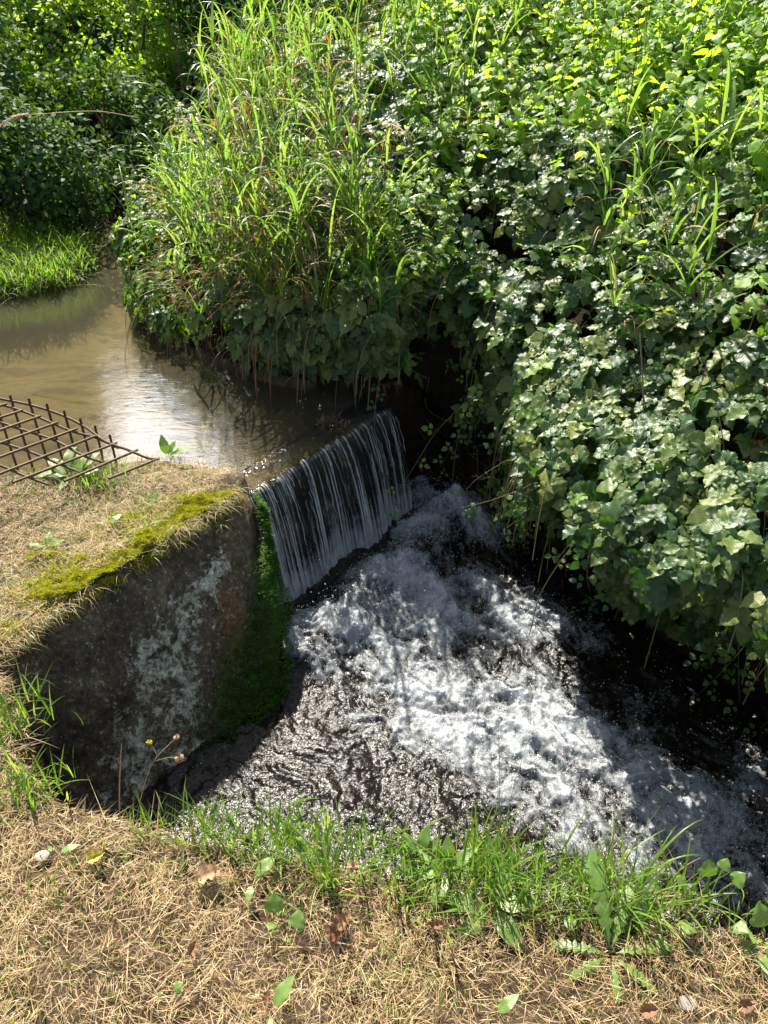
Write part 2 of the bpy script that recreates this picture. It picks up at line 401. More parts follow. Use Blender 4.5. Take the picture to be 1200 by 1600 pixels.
# wall stone: dark gritstone with pale lichen, rust stain and green film
m, N, L, out = nodes('mossy_stone')
g = N('NewGeometry'); nb = noise(N, L, 7, 8, .7); nf = noise(N, L, 90, 5, .7); nl = noise(N, L, 22, 8, .78, None, .3)
c = ramp(N, L, nb, [(.3, (.030, .023, .017)), (.52, (.10, .075, .05)), (.72, (.18, .14, .09))])
at = N('Attribute', attribute_name='stain'); c = mixc(N, L, math_(N, L, 'MULTIPLY', at.outputs['Fac'], ramp(N, L, nb, [(.4, .1), (.65, .9)])), c, (.22, .085, .02))
at = N('Attribute', attribute_name='green'); c = mixc(N, L, math_(N, L, 'MULTIPLY', at.outputs['Fac'], ramp(N, L, nf, [(.3, .3), (.6, 1.0)])), c, (.025, .06, .012))
at = N('Attribute', attribute_name='lichen')
lm = ramp(N, L, math_(N, L, 'ADD', math_(N, L, 'MULTIPLY', at.outputs['Fac'], .27), nl), [(.70, 0.0), (.75, 1.0)])
lc = ramp(N, L, nf, [(.3, (.20, .20, .14)), (.6, (.54, .53, .42))])
c = mixc(N, L, lm, c, lc)
sp = ramp(N, L, math_(N, L, 'ADD', noise(N, L, 70, 3, .6), math_(N, L, 'MULTIPLY', nb, .25)), [(.74, 0.0), (.78, .8)]); c = mixc(N, L, sp, c, (.30, .29, .20))
c = mixc(N, L, .8, c, ramp(N, L, noise(N, L, 55, 6, .75), [(.35, .12), (.65, .9)]), 'OVERLAY')
pb = N('BsdfPrincipled'); pb.inputs['Roughness'].default_value = .85; pb.inputs['Specular IOR Level'].default_value = .25
bp = N('Bump'); bp.inputs['Strength'].default_value = .9; bp.inputs['Distance'].default_value = .012
L(math_(N, L, 'ADD', nb, math_(N, L, 'ADD', math_(N, L, 'MULTIPLY', nf, .4), math_(N, L, 'MULTIPLY', lm, .15))), bp.inputs['Height'])
L(bp.outputs[0], pb.inputs['Normal']); L(c, pb.inputs['Base Color']); L(pb.outputs[0], out.inputs[0]); M['wall'] = m
M['cap'] = plain_mat('silted_stone', [(.05, .035, .015), (.20, .14, .06), (.30, .21, .09)], .7, 12, .5, .006, .3)
M['weir'] = plain_mat('wet_weir_stone', [(.015, .012, .009), (.05, .035, .018), (.16, .10, .03)], .35, 18, .7, .008, .5)

# ------------------------------------------------------------------ plan of the place
ZU, ZL = -.08, -.62
FARC = np.array([(-6.2, 12.0), (-4.2, 9.2), (-2.8, 7.4), (-1.95, 6.0), (-1.58, 5.1), (-1.48, 4.6), (-1.33, 4.14), (-.9, 3.62), (-.5, 3.36), (-.05, 3.2),
                 (.3, 3.36), (.6, 2.98), (.85, 2.6), (1.15, 2.18), (1.45, 1.82), (1.95, 1.35), (2.7, .85), (4.5, -.1), (9, -2)])
CREST0, CREST1 = np.array([-.54, 2.46]), np.array([-.025, 3.137])
LOWP = np.array([(-1.09, 1.53), (-1.00, 1.42), (-.93, 1.29), (-.86, 1.17), (-.75, 1.07), (-.58, 1.02), (-.30, .965), (-.11, .93), (.27, .86), (.655, .79), (1.2, .68), (2.5, .2), (4.5, -1.0), (9, -3.2),
                 (9, -2), (4.5, -.1), (2.7, .85), (1.95, 1.35), (1.45, 1.82), (1.15, 2.18), (.85, 2.6), (.6, 2.98), (.3, 3.36), (-.025, 3.137), (-.54, 2.46)])
UPP = np.array([(-.54, 2.46), (-.025, 3.137), (-.05, 3.2), (-.5, 3.36), (-.9, 3.62), (-1.33, 4.14), (-1.48, 4.6), (-1.58, 5.1), (-1.95, 6.0), (-2.8, 7.4), (-4.2, 9.2), (-6.2, 12.0),
                (-7.2, 12.0), (-4.9, 9.2), (-3.4, 7.5), (-2.35, 6.0), (-1.92, 5.0), (-2.0, 4.66), (-2.4, 4.45), (-4, 4.1), (-9, 4.0), (-9, 2.3), (-1.5, 2.42), (-.9, 2.57)])
LEFTP = np.array([(-1.92, 5.0), (-2.0, 4.66), (-2.4, 4.45), (-4, 4.1), (-9, 4.0), (-40, 4), (-40, 40), (-20, 40), (-7.2, 12.0), (-4.9, 9.2), (-3.4, 7.5), (-2.35, 6.0)])
FARP = np.vstack([FARC, [(60, -2), (60, 60), (-20, 60), (-14, 40)]])
BLK = np.array([(-2.4, .0), (-1.60, .86), (-1.37, 1.17), (-1.09, 1.55), (-.52, 2.33), (-.54, 2.46), (-.9, 2.57), (-1.5, 2.42), (-3.0, 2.38)])

def inside(px, py, poly):
    r = np.zeros(px.shape, bool); n = len(poly)
    for i in range(n):
        x1, y1 = poly[i]; x2, y2 = poly[(i + 1) % n]
        c = ((y1 > py) != (y2 > py)) & (px < (x2 - x1) * (py - y1) / (y2 - y1 + 1e-12) + x1)
        r ^= c
    return r
def pdist(px, py, poly, closed=True):
    d = np.full(px.shape, 1e9); n = len(poly)
    for i in range(n if closed else n - 1):
        a = poly[i]; b = poly[(i + 1) % n]; e = b - a
        t = np.clip(((px - a[0]) * e[0] + (py - a[1]) * e[1]) / (e @ e), 0, 1)
        d = np.minimum(d, np.hypot(px - a[0] - t * e[0], py - a[1] - t * e[1]))
    return d
def sdist(px, py, poly): return np.where(inside(px, py, poly), 1, -1) * pdist(px, py, poly)

GD = [0, .08, .3, .8, 1.6, 3, 6, 14, 60]; GH = [-.03, .02, .18, .42, .75, 1.0, 1.3, 2.0, 5]
def ground(px, py):
    px = np.asarray(px, float); py = np.asarray(py, float)
    h = .012 * (fbm(px * 3, py * 3, 3) - .5) * 2 + .02 * np.clip(-py, 0, 5) * 0
    far = inside(px, py, FARP); df = pdist(px, py, FARC, False)
    hf = np.interp(df, GD, GH) + .12 * (fbm(px * 1.3, py * 1.3, 5) - .5) * sstep(.1, .8, df)
    h = np.where(far, hf, h)
    lf = sdist(px, py, LEFTP)
    h = np.where(lf > 0, -.06 + .13 * lf ** .7 + .05 * (fbm(px * 3, py * 3, 9) - .5), h)
    sl = sdist(px, py, LOWP); su = sdist(px, py, UPP)
    kl = np.where(far, sstep(-.09, .05, sl), sstep(-.03, .06, sl)); h = h * (1 - kl) - .86 * kl
    bed = -.24 - .10 * fbm(px * 2, py * 2, 21)
    k = sstep(-.03, .13, su); h = np.where(su > -.03, np.minimum(h, 0) * (1 - k) + bed * k, h)
    dc = pdist(px, py, np.array([CREST0, CREST1]), False); h = np.where((dc < .34) & (su > -.02), np.minimum(h, -.26), h)
    sb = sdist(px, py, BLK); k = sstep(-.02, .05, sb); h = np.where(sb > -.02, h * (1 - k) - .5 * k, h)
    return h

# ------------------------------------------------------------------ ground sheet
def graded(lo, a, b, hi, fine, coarse_n):
    mid = np.arange(a, b + 1e-6, fine)
    l = a - (a - lo) * (np.linspace(0, 1, coarse_n)[1:] ** 2.2); r = b + (hi - b) * (np.linspace(0, 1, coarse_n)[1:] ** 2.2)
    return np.concatenate([l[::-1], mid, r])
gx = graded(-150, -2.6, 2.6, 150, .018, 34); gy = graded(-150, .3, 5.6, 150, .018, 34)
GX, GY = np.meshgrid(gx, gy)
GZ = ground(GX, GY)
def grid_faces(ny, nx):
    i = np.arange(ny - 1)[:, None] * nx + np.arange(nx - 1)[None]
    return np.stack([i, i + 1, i + nx + 1, i + nx], -1).reshape(-1, 4)
me = make_mesh('ground', np.stack([GX, GY, GZ], -1), grid_faces(*GX.shape), mat=M['soil'])
me.materials.append(M['sand']); me.materials.append(M['shade_dark_soil'])
cc = np.zeros(len(me.polygons) * 3, np.float32); me.polygons.foreach_get('center', cc); cc = cc.reshape(-1, 3)
mi = (sdist(cc[:, 0], cc[:, 1], UPP) > .07).astype(np.int32); mi[(sdist(cc[:, 0], cc[:, 1], LOWP) > -.12) & (cc[:, 2] < -.04) & (mi == 0)] = 2; mi[inside(cc[:, 0], cc[:, 1], FARP) & (pdist(cc[:, 0], cc[:, 1], FARC, False) < 9) & (mi == 0)] = 2; me.polygons.foreach_set('material_index', mi)  # dark soil with shade painted in goes on the pool wall and far bank
tag(link('ground', me), kind='structure')

# ------------------------------------------------------------------ upper water
cd_ = (CREST1 - CREST0) / np.linalg.norm(CREST1 - CREST0); cn_ = np.array([cd_[1], -cd_[0]])   # along the crest; downstream
CL = float(np.linalg.norm(CREST1 - CREST0))
ua = np.r_[np.linspace(-9, -.6, 40), np.arange(-.55, 1.2, .05), np.linspace(1.25, 10, 40)]; un = np.r_[np.linspace(-12, -1, 40), np.arange(-.95, -.10, .05), -.100]
UA, UN = np.meshgrid(ua, un)
V = np.stack([CREST0[0] + cd_[0] * UA + cn_[0] * UN, CREST0[1] + cd_[1] * UA + cn_[1] * UN, np.full_like(UA, ZU)], -1)
me = make_mesh('upper_water', V, grid_faces(*UA.shape)[:, ::-1], mat=M['water_up'])
tag(link('water', me), kind='structure')

# ------------------------------------------------------------------ weir wall and falling sheet
def weir():
    n = 60; s = np.linspace(-.12, CL + .25, n)
    prof = [(-.34, -.9), (-.34, -.26), (-.16, -.20), (-.06, -.15), (-.015, -.128), (.010, -.135), (.022, -.17), (.02, -.35), (.02, -.6), (.03, -.95)]
    V = []
    for a in s:
        for q, z in prof:
            j = .012 * (fbm(np.array([a * 14]), np.array([q * 30 + z * 14]), 4)[0] - .5)
            p = CREST0 + cd_ * a + cn_ * (q + j); V.append((p[0], p[1], z + j * 1.5))
    k = len(prof); F = [(i * k + j, (i + 1) * k + j, (i + 1) * k + j + 1, i * k + j + 1) for i in range(n - 1) for j in range(k - 1)]
    t = thing('weir', 'low stone weir wall with wet brown crest under the water curtain', 'weir', (*CREST0, -.9))
    V = np.array(V); F = np.array(F); up = (F[:, 0] % k) < 5
    for nm, mk, mt in (('wall', ~up, M['weir']), ('cap', up, M['cap'])):
        mb = MB(); mb.add(V, F[mk]); mb.build(nm, mt, t)
    # dark weed caught on the crest
    c0 = W(516, 668, -.1)
    wt = thing('weed_clump', 'dark clump of debris and weed caught on the weir crest', 'weed', c0)
    mb = MB(); k = 420; b = c0 + rng.normal(0, 1, (k, 3)) * [.032, .026, .010] + [0, 0, .012]
    blades(mb, b, rng.random(k) * 6.3, rng.uniform(.2, 1.7, k), rng.uniform(-.5, 1.2, k), rng.uniform(.015, .05, k), .0035, 3, tw=rng.normal(0, 1, k))
    mb.build('strands', plain_mat('wet_weed', [(.02, .012, .008), (.07, .04, .02), (.16, .09, .03)], .35, 50, use_rnd=True, spec=.6), wt)
    # thin band of algae and moss along the dry part of the crest
    at = thing('crest_moss', 'ochre moss and algae fringe along the weir crest next to the stone block', 'moss', (*CREST0, -.1))
    mb = MB(); k = 1500; a = rng.uniform(-.04, .56, k); a = a[fbm(a * 22, a * 0, 57) > .42]; k = len(a) ; q = rng.normal(-.005, .010, k)
    p = CREST0[None] + cd_[None] * a[:, None] + cn_[None] * q[:, None]
    b = np.column_stack([p, np.full(k, -.112) + rng.uniform(0, .012, k) * (1 - a)])
    blades(mb, b, rng.random(k) * 6.3, rng.uniform(.1, 1.3, k), rng.uniform(0, 1, k), rng.uniform(.006, .018, k), .003, 2, tw=rng.normal(0, 1, k))
    mb.build('tufts', M['moss_o'], at)
weir()

def fall_sheet():
    nt_, nq = 620, 110
    t = np.linspace(-.045, CL + .06, nt_)[:, None]; q = np.linspace(-.35, 1.0, nq)[None]
    qq = np.clip(q, 0, 1)
    throw = .13 + .03 * (fbm(t * 5, 0 * t, 8) - .5) * 2
    drop = .56 * qq ** 2.0
    n = np.where(q < 0, q * .34, .0) + .012 + throw * qq * 1.05 + .02 * qq
    ridge = (fbm(t * 36 + qq * .8, qq * .7, 31, 3) - .5) * .016 * sstep(-.15, .3, q) + (fbm(t * 110, qq * 2, 33, 2) - .5) * .008 * sstep(-.1, .3, q)
    ridge = ridge + (fbm(t * 60, qq * 24, 35, 3) - .5) * .022 * sstep(.75, 1, qq)
    n = n + ridge
    z = ZU - .004 - .022 * sstep(-.3, 0, q) - drop + 0 * t + ridge * .35 * (q < .15)
    tt = t + .03 * qq * (fbm(t * 9, qq, 36) - .5) + 0 * q
    X = CREST0[0] + cd_[0] * tt + cn_[0] * n; Y = CREST0[1] + cd_[1] * tt + cn_[1] * n
    st = fbm(t * 125 + qq * 1.4, qq * 1.3, 41, 3) ; fine = fbm(t * 150 + qq * 2, qq * 9, 43, 2)
    patch = fbm(t * 16, qq * 3.5, 47, 2)
    st2 = fbm(t * 210 + qq * 2.0, qq * 1.6, 45, 2); st3 = fbm(t * 30 + qq * .8, qq * .8, 46, 2)
    foam = -.58 + .22 * np.sin(t * 2 * math.pi * 52 + 5 * fbm(t * 20, qq * 1.2, 48) + qq * 2) * sstep(-.1, .1, q) + (sstep(.42, .72, st) * .62 + sstep(.45, .8, st2) * .60) * (.55 + .7 * sstep(.3, .65, st3)) * (.65 + .7 * patch) * sstep(-.10, .06, q) + (fine - .5) * .35 * sstep(0, .1, q)
    foam = foam + 1.5 * sstep(.70 + .15 * (fbm(t * 6, 0 * t, 49) - .5), 1.0, qq) * (.65 + .6 * fbm(t * 40, qq * 6, 50))
    foam = np.where(q < -.02, -.7, foam)
    V = np.stack([X, Y, z], -1)
    me = make_mesh('fall', V, grid_faces(nt_, nq), attrs={'foam': foam.ravel()}, mat=M['fall'])
    tag(link('waterfall', me), kind='structure')
    # separate thin strings of water standing clear of the sheet
    mb = MB()
    for i in range(30):
        a = rng.uniform(-.03, CL + .05); q0 = rng.uniform(.0, .5); q1 = min(1, q0 + rng.uniform(.2, .7)); th = .145 + rng.normal(0, .008)
        qs = np.linspace(q0, q1, 16); nn = .022 + th * qs * 1.05 + .02 * qs + .003 * np.sin(qs * 40 + i)
        aa = a + .006 * (fbm(qs * 4, qs * 0 + i, 51) - .5)
        P = np.column_stack([CREST0[0] + cd_[0] * aa + cn_[0] * nn, CREST0[1] + cd_[1] * aa + cn_[1] * nn, ZU - .02 - .56 * qs ** 2])
        tube(mb, P, rng.uniform(.0006, .0014) * (.25 + fbm(qs * 30, qs * 0 + i * 3, 52) ** 1.5), 4)
    o = mb.build('water_strands', M['drop']); tag(o, 'thin bright strings of water running down the weir', 'water', kind='stuff')
fall_sheet()

# ------------------------------------------------------------------ plunge pool
SPL = [(480, 980, .11, .9), (540, 960, .12, 1), (600, 900, .15, 1), (650, 775, .12, .6), (640, 830, .15, .9), (700, 800, .18, .9), (755, 830, .10, .8), (620, 1000, .12, 1), (700, 930, .2, 1),
       (780, 960, .2, 1), (860, 965, .11, .8), (925, 1000, .07, .45), (700, 1060, .15, 1), (640, 1090, .11, .9), (800, 1080, .2, 1), (740, 1160, .12, .9), (820, 1180, .14, 1), (900, 1130, .13, .85),
       (980, 1170, .12, .65), (900, 1240, .12, .75), (1020, 1250, .13, .6), (1120, 1260, .14, .45), (1190, 1310, .15, .35), (560, 1130, .09, .35), (460, 1020, .05, .8), (1150, 1200, .14, .35), (1080, 1330, .12, .4), (1000, 1340, .12, .4), (900, 1320, .1, .45), (1190, 1400, .15, .3), (1000, 1080, .10, .3), (520, 1040, .09, .7), (590, 1050, .10, .8), (560, 1000, .10, .8), (640, 1150, .07, .6), (690, 1140, .06, .5), (800, 1240, .10, .5)]
lx = np.arange(-1.35, 2.9, .006); ly = np.arange(.45, 3.5, .006); LX, LY = np.meshgrid(lx, ly)
dens = np.zeros_like(LX)
for u, v, r_, w_ in SPL:
    p = W(u, v, ZL + .02); dens += w_ * np.exp(-((LX - p[0]) ** 2 + (LY - p[1]) ** 2) / (r_ * .95) ** 2)
dens = 1.15 * (1 - np.exp(-dens * 1.1))
# flow aligned coordinates
fa = R(-48); FX = LX * math.cos(fa) + LY * math.sin(fa); FY = -LX * math.sin(fa) + LY * math.cos(fa)
wx = fbm(LX * 4, LY * 4, 60) * .25; wy = fbm(LX * 4, LY * 4, 61) * .25
n1 = fbm((FX + wx) * 5, (FY + wy) * 9, 62, 5, .55); n2 = fbm((FX + wx) * 18, (FY + wy) * 26, 65, 4, .6); n3 = fbm(FX * 70 + 3 * wx, FY * 90, 67, 3, .65)
dplunge = pdist(LX, LY, np.array([CREST0 + cn_ * .17, CREST1 + cn_ * .17]), False)
LZ = ZL + (n1 - .5) * (.035 + .13 * np.clip(dens, 0, 1) ** 1.3) + (n2 - .5) * (.012 + .024 * dens) + (n3 - .5) * (.007 + .010 * dens)
LZ += .085 * np.exp(-((dplunge - .22) / .13) ** 2) * (.4 + 1.2 * n1)
pb_ = W(700, 790, -.5); LZ += .06 * np.exp(-((LX - pb_[0]) ** 2 + (LY - pb_[1]) ** 2) / .16 ** 2) * (.5 + n2)
foamv = dens * .95 + (n1 - .5) * 1.2 * (.3 + dens) + (n2 - .5) * 1.1 * (.2 + dens) - .30
foamv = np.where(dplunge < .07, foamv - .55 * (1 - dplunge / .07), foamv)
me = make_mesh('pool', np.stack([LX, LY, LZ], -1), grid_faces(*LX.shape), attrs={'foam': foamv.ravel()}, mat=M['water_low'])
tag(link('pool_water', me), kind='structure')

OCT = (np.array([(1, 0, 0), (0, 1, 0), (-1, 0, 0), (0, -1, 0), (.0, 0, 1), (0.0, 0, -1)], float),
       np.array([(0, 1, 4, 4), (1, 2, 4, 4), (2, 3, 4, 4), (3, 0, 4, 4), (1, 0, 5, 5), (2, 1, 5, 5), (3, 2, 5, 5), (0, 3, 5, 5)]), np.zeros((6, 2)))
def cubesphere():
    V = []
    for z in (-.6, .6):
        for a in range(6):
            V.append((math.cos(a * math.pi / 3) * .8, math.sin(a * math.pi / 3) * .8, z))
    V += [(0, 0, 1.0), (0, 0, -1.0)]
    F = [(a, (a + 1) % 6, (a + 1) % 6 + 6, a + 6) for a in range(6)]
    F += [(6 + a, 6 + (a + 1) % 6, 6 + (a + 2) % 6, 12) for a in (0, 2, 4)] + [((a + 2) % 6, (a + 1) % 6, a, 13) for a in (0, 2, 4)]
    return np.array(V), np.array(F), np.zeros((14, 2))
SPH = cubesphere()
def drops():
    mb = MB(); prob = np.clip(foamv.ravel() + .35, 0, 1) ** 1.5; prob[(LY.ravel() < 1.0)] *= .6; prob /= prob.sum()
    k = 22000; i = rng.choice(LX.size, k, p=prob)
    e = rng.exponential(1, k)
    up = e * .010 * (1 + 2.5 * (dplunge.ravel()[i] < .5)) * (rng.random(k) < .35)
    T = np.column_stack([LX.ravel()[i] + rng.normal(0, .004, k), LY.ravel()[i] + rng.normal(0, .004, k), LZ.ravel()[i] + .001 + up])
    sc = rng.lognormal(math.log(.0011), .40, k).clip(.0006, .0030)
    Mx = np.eye(3)[None] * sc[:, None, None]
    mb.batch(SPH, Mx, T, rng.random(k))
    o = mb.build('spray', M['drop']); tag(o, 'white spray and bubbles thrown up below the weir', 'spray', kind='stuff')
drops()

# ------------------------------------------------------------------ the stone block
def block():
    top = np.array([(-2.4, .0), (-1.60, .86), (-1.37, 1.17), (-1.09, 1.55), (-.52, 2.33)])
    bot = np.array([(-2.3, -.05), (-1.5, .80), (-1.22, 1.02), (-.88, 1.17), (-.315, 1.68)])
    def resamp(p, n):
        d = np.r_[0, np.cumsum(np.hypot(*np.diff(p, axis=0).T))]; s = np.linspace(0, d[-1], n)
        return np.column_stack([np.interp(s, d, p[:, 0]), np.interp(s, d, p[:, 1])])
    def par(p, ts):   # sample by control index
        i = np.arange(len(p)); return np.column_stack([np.interp(ts, i, p[:, 0]), np.interp(ts, i, p[:, 1])])
    ts = np.concatenate([np.linspace(0, 1, 20)[:-1], np.linspace(1, 3, 45)[:-1], np.linspace(3, 4, 90)])
    tf = par(top, ts); bf = par(bot, ts)
    te = resamp(np.array([(-.52, 2.33), (-.54, 2.50)]), 12)[1:]; be = resamp(np.array([(-.315, 1.68), (-.40, 2.50)]), 12)[1:]
    tb = resamp(np.array([(-.54, 2.50), (-.9, 2.59), (-1.5, 2.44), (-3.0, 2.40)]), 60)[1:]; bb = tb.copy()
    T = np.vstack([tf, te, tb]); B = np.vstack([bf, be, bb]); n = len(T)
    cen = np.array([-1.6, 1.9]); V = []; rows = 0
    lich = []; stn = []; grn = []
    tn = np.arange(n)
    for r in (.0, .35, .6, .8, .92, .97):
        P = cen + (T - cen) * r
        z = .018 * (fbm(P[:, 0] * 8, P[:, 1] * 8, 70) - .3) - .014 * (r > .95)
        V.append(np.column_stack([P, z])); lich.append(0 * z); stn.append(0 * z); grn.append(0 * z); rows += 1
    for wv in np.linspace(0, 1, 70):
        k = .75 * wv ** .85 + .25 * wv ** 3
        P = T * (1 - k) + B * k
        z = np.full(n, -.030 - .87 * wv)
        nx = fbm(tn * .12, z * 9 + 3, 71, 5, .6) - .5; d = cen - P; d /= np.linalg.norm(d, axis=1)[:, None]
        P = P - d * (nx * .060 - .02 * (1 - sstep(0, .1, wv)) + .012 * (fbm(tn * .6, z * 45, 72, 3) - .5))[:, None]
        V.append(np.column_stack([P, z]))
        tsn = np.r_[ts, np.full(n - len(ts), 4.2)]
        # lichen: band rising from low left to the upper middle of the face
        c = 3.28 + (1 - wv) * .42
        lich.append((.55 + .75 * fbm(tsn * 7, wv * 4 + 0 * tsn, 77, 3)) * np.exp(-((tsn - c) / .30) ** 2) * sstep(.04, .2, wv) * (1 - sstep(.8, .95, wv)) + .55 * np.exp(-((tsn - 3.84) / .08) ** 2 - ((wv - .16) / .08) ** 2) + .3 * np.exp(-((tsn - 2.9) / .3) ** 2))
        stn.append(np.exp(-((tsn - 3.86 + .1 * wv) / .07) ** 2 - ((wv - .38) / .2) ** 2))
        grn.append(sstep(3.72, 3.98, tsn) * sstep(.25, .7, wv)); rows += 1
    V = np.vstack(V); F = []
    i = np.arange(rows - 1)[:, None] * n + np.arange(n - 1)[None]
    F = np.stack([i, i + n, i + n + 1, i + 1], -1).reshape(-1, 4)
    c = (np.arange(rows - 1) * n); F = np.vstack([F, np.stack([c + n - 1, c + 2 * n - 1, c + n, c], -1)])
    t = thing('stone_block', 'big dark stone block with pale lichen beside the weir', 'stone block', (-1.3, 2.0, -.7))
    me = make_mesh('body', V - np.array(t.location)[None], F, attrs={'lichen': np.concatenate(lich), 'stain': np.concatenate(stn), 'green': np.concatenate(grn)}, mat=M['wall'])
    link('body', me, t)
    # green moss cushion on the edge beside the fall (part of the block's dress)
    G = V.reshape(rows, n, 3)[6:]; j4 = len(ts) - 1
    mb = MB(); k = 52000
    wv = rng.beta(1.6, 1.2, k) * .95 + .05; off = np.abs(rng.normal(0, 1, k)) * (3 + 34 * sstep(.15, .6, wv))
    jj = np.clip(j4 + 9 - off, 0, n - 1).astype(int); ii = np.clip((wv * 69), 0, 69).astype(int)
    ok = off * rng.uniform(.7, 1.9, k) < (5 + 46 * sstep(.12, .7, wv)) * (.45 + 1.1 * fbm(wv * 9, off * .12, 73)); jj = jj[ok]; ii = ii[ok]; k = len(jj)
    b = G[ii, jj] + rng.normal(0, .004, (k, 3)); bump = fbm(b[:, 0] * 30 + b[:, 2] * 9, b[:, 1] * 30 + b[:, 2] * 30, 74)
    b += np.array([.8, -.55, .15]) * ((bump * .060 + .050 * np.sin(np.clip(wv[ok], 0, 1) * 3.14) * (1 - sstep(0, 18, off[ok])))[:, None])
    az = np.arctan2(-.55, .8) + rng.normal(0, .8, k)
    blades(mb, b, az, rng.uniform(.3, 1.4, k), rng.uniform(0, 1, k), rng.uniform(.006, .014, k), .0034, 2, tw=rng.normal(0, 1, k))
    mb.build('moss', M['moss_g'], t)
    # yellow moss along the top edge and on the corner
    mb = MB(); k = 85000
    sp = rng.random(k) ** .75; jj = (len(ts) - 1 - (1 - sp) * 100).astype(int)
    fr = np.abs(rng.normal(0, 1, k)); inset = fr * .065 * (1 + 1.2 * (sp > .85))
    P = T[jj]; d = cen - P; d /= np.linalg.norm(d, axis=1)[:, None]
    inset = np.where((sp > .55) & (rng.random(k) < .35), rng.uniform(0, .45, k), inset); P = P + d * inset[:, None] + rng.normal(0, .012, (k, 2))
    mk = fbm(P[:, 0] * 9, P[:, 1] * 9, 75); ok = (mk + .30 * (rng.random(k) - .5) * (inset > .03) + .25 * (fbm(P[:, 0] * 40, P[:, 1] * 40, 78) - .5) > .425 - .42 * sstep(.66, .85, sp) * (inset < .16) - .05 * (inset < .07))
    P = P[ok]; k = len(P); inn = sdist(P[:, 0], P[:, 1], BLK)
    z = np.where(inn > 0, .006, -.02 + inn * 1.4) + .045 * fbm(P[:, 0] * 24, P[:, 1] * 24, 76) ** 1.4 * sstep(.42, .6, fbm(P[:, 0] * 9, P[:, 1] * 9, 75))
    b = np.column_stack([P, z])
    blades(mb, b, rng.random(k) * 6.3, rng.uniform(.0, 1.0, k), rng.uniform(0, 1, k), rng.uniform(.007, .016, k), .003, 2, tw=rng.normal(0, 1, k))
    mb.build('top_moss', M['moss_y'], t)
    return G
BG = block()

# ------------------------------------------------------------------ straw and grass on the near bank and on the block
def surf_z(p):
    z = ground(p[:, 0], p[:, 1]); b = inside(p[:, 0], p[:, 1], BLK)
    return np.where(b, .006 + .018 * (fbm(p[:, 0] * 8, p[:, 1] * 8, 70) - .3), z)
def near_pts(k, x0=-2.2, x1=2.1, y0=.0, y1=2.65):
    p = np.column_stack([rng.uniform(x0, x1, k), rng.uniform(y0, y1, k)])
    sl = sdist(p[:, 0], p[:, 1], LOWP); su = sdist(p[:, 0], p[:, 1], UPP)
    far = inside(p[:, 0], p[:, 1], FARP)
    return p[(sl < -.005) & (su < -.01) & ~far]
def straw():
    mb = MB(); p = near_pts(460000); k = len(p)
    dens = fbm(p[:, 0] * 5, p[:, 1] * 5, 80); p = p[rng.random(k) < .30 + 1.8 * dens ** 2]; k = len(p)
    lift = fbm(p[:, 0] * 7, p[:, 1] * 7, 81)
    clump = .028 * fbm(p[:, 0] * 22, p[:, 1] * 22, 84, 3) ** 1.3
    z = surf_z(p) + rng.exponential(.005, k) * (.5 + lift) + clump
    az = (fbm(p[:, 0] * 4, p[:, 1] * 4, 82) * 9 + rng.normal(0, 1.1, k))
    L_ = rng.lognormal(math.log(.025), .6, k).clip(.008, .12)
    blades(mb, np.column_stack([p, z]), az, rng.normal(1.48, .20, k), rng.normal(.15, .45, k), L_, rng.uniform(.0005, .0015, k), 4, r=(rng.random(k) * .7 + .3 * dens[:k] if len(dens) >= k else None), tw=rng.normal(0, .8, k), p=1.0)
    o = mb.build('dry_grass', M['straw']); tag(o, 'mown dry straw lying over the near bank and block top', 'straw', kind='stuff')
    mb = MB(); p = near_pts(108000); g = fbm(p[:, 0] * 3.2 + 4, p[:, 1] * 3.2, 83, 3); g2 = fbm(p[:, 0] * 16, p[:, 1] * 16, 85, 2)
    ed = sdist(p[:, 0], p[:, 1], LOWP)
    pr = .20 * sstep(.5, .66, g) + .30 * sstep(.56, .70, g2) * sstep(.4, .6, g); pr = pr + .07 * (ed > -.12) * sstep(.42, .62, g2); pr = pr + .045
    pr = np.where(inside(p[:, 0], p[:, 1], BLK), pr * 1.6 + .22 * (sdist(p[:, 0], p[:, 1], BLK) < .35) + .10, pr)
    p = p[rng.random(len(p)) < pr]; k = len(p)
    blades(mb, np.column_stack([p, surf_z(p)]), rng.random(k) * 6.3, rng.uniform(.05, .8, k), rng.uniform(.2, 1.3, k), rng.lognormal(math.log(.028), .4, k), rng.uniform(.0012, .0028, k), 5, fold=.15, tw=rng.normal(0, .5, k))
    o = mb.build('short_grass', M['grass']); tag(o, 'short green grass growing through the straw', 'grass', kind='stuff')
straw()

def tuft(mb, c, k, L_, rad=.03, wd=.0035, lean=.35, bend=.9, az0=None, seg=7, sprd=6.3):
    b = np.array(c)[None] + np.column_stack([rng.normal(0, rad, k), rng.normal(0, rad * .7, k), np.zeros(k)])
    az = rng.random(k) * 6.3 if az0 is None else az0 + rng.normal(0, sprd, k)
    blades(mb, b, az, np.abs(rng.normal(0, lean, k)), rng.uniform(.1, bend, k), L_ * rng.uniform(.45, 1.1, k), wd * rng.uniform(.6, 1.3, k), seg, fold=.18, tw=rng.normal(0, .5, k))

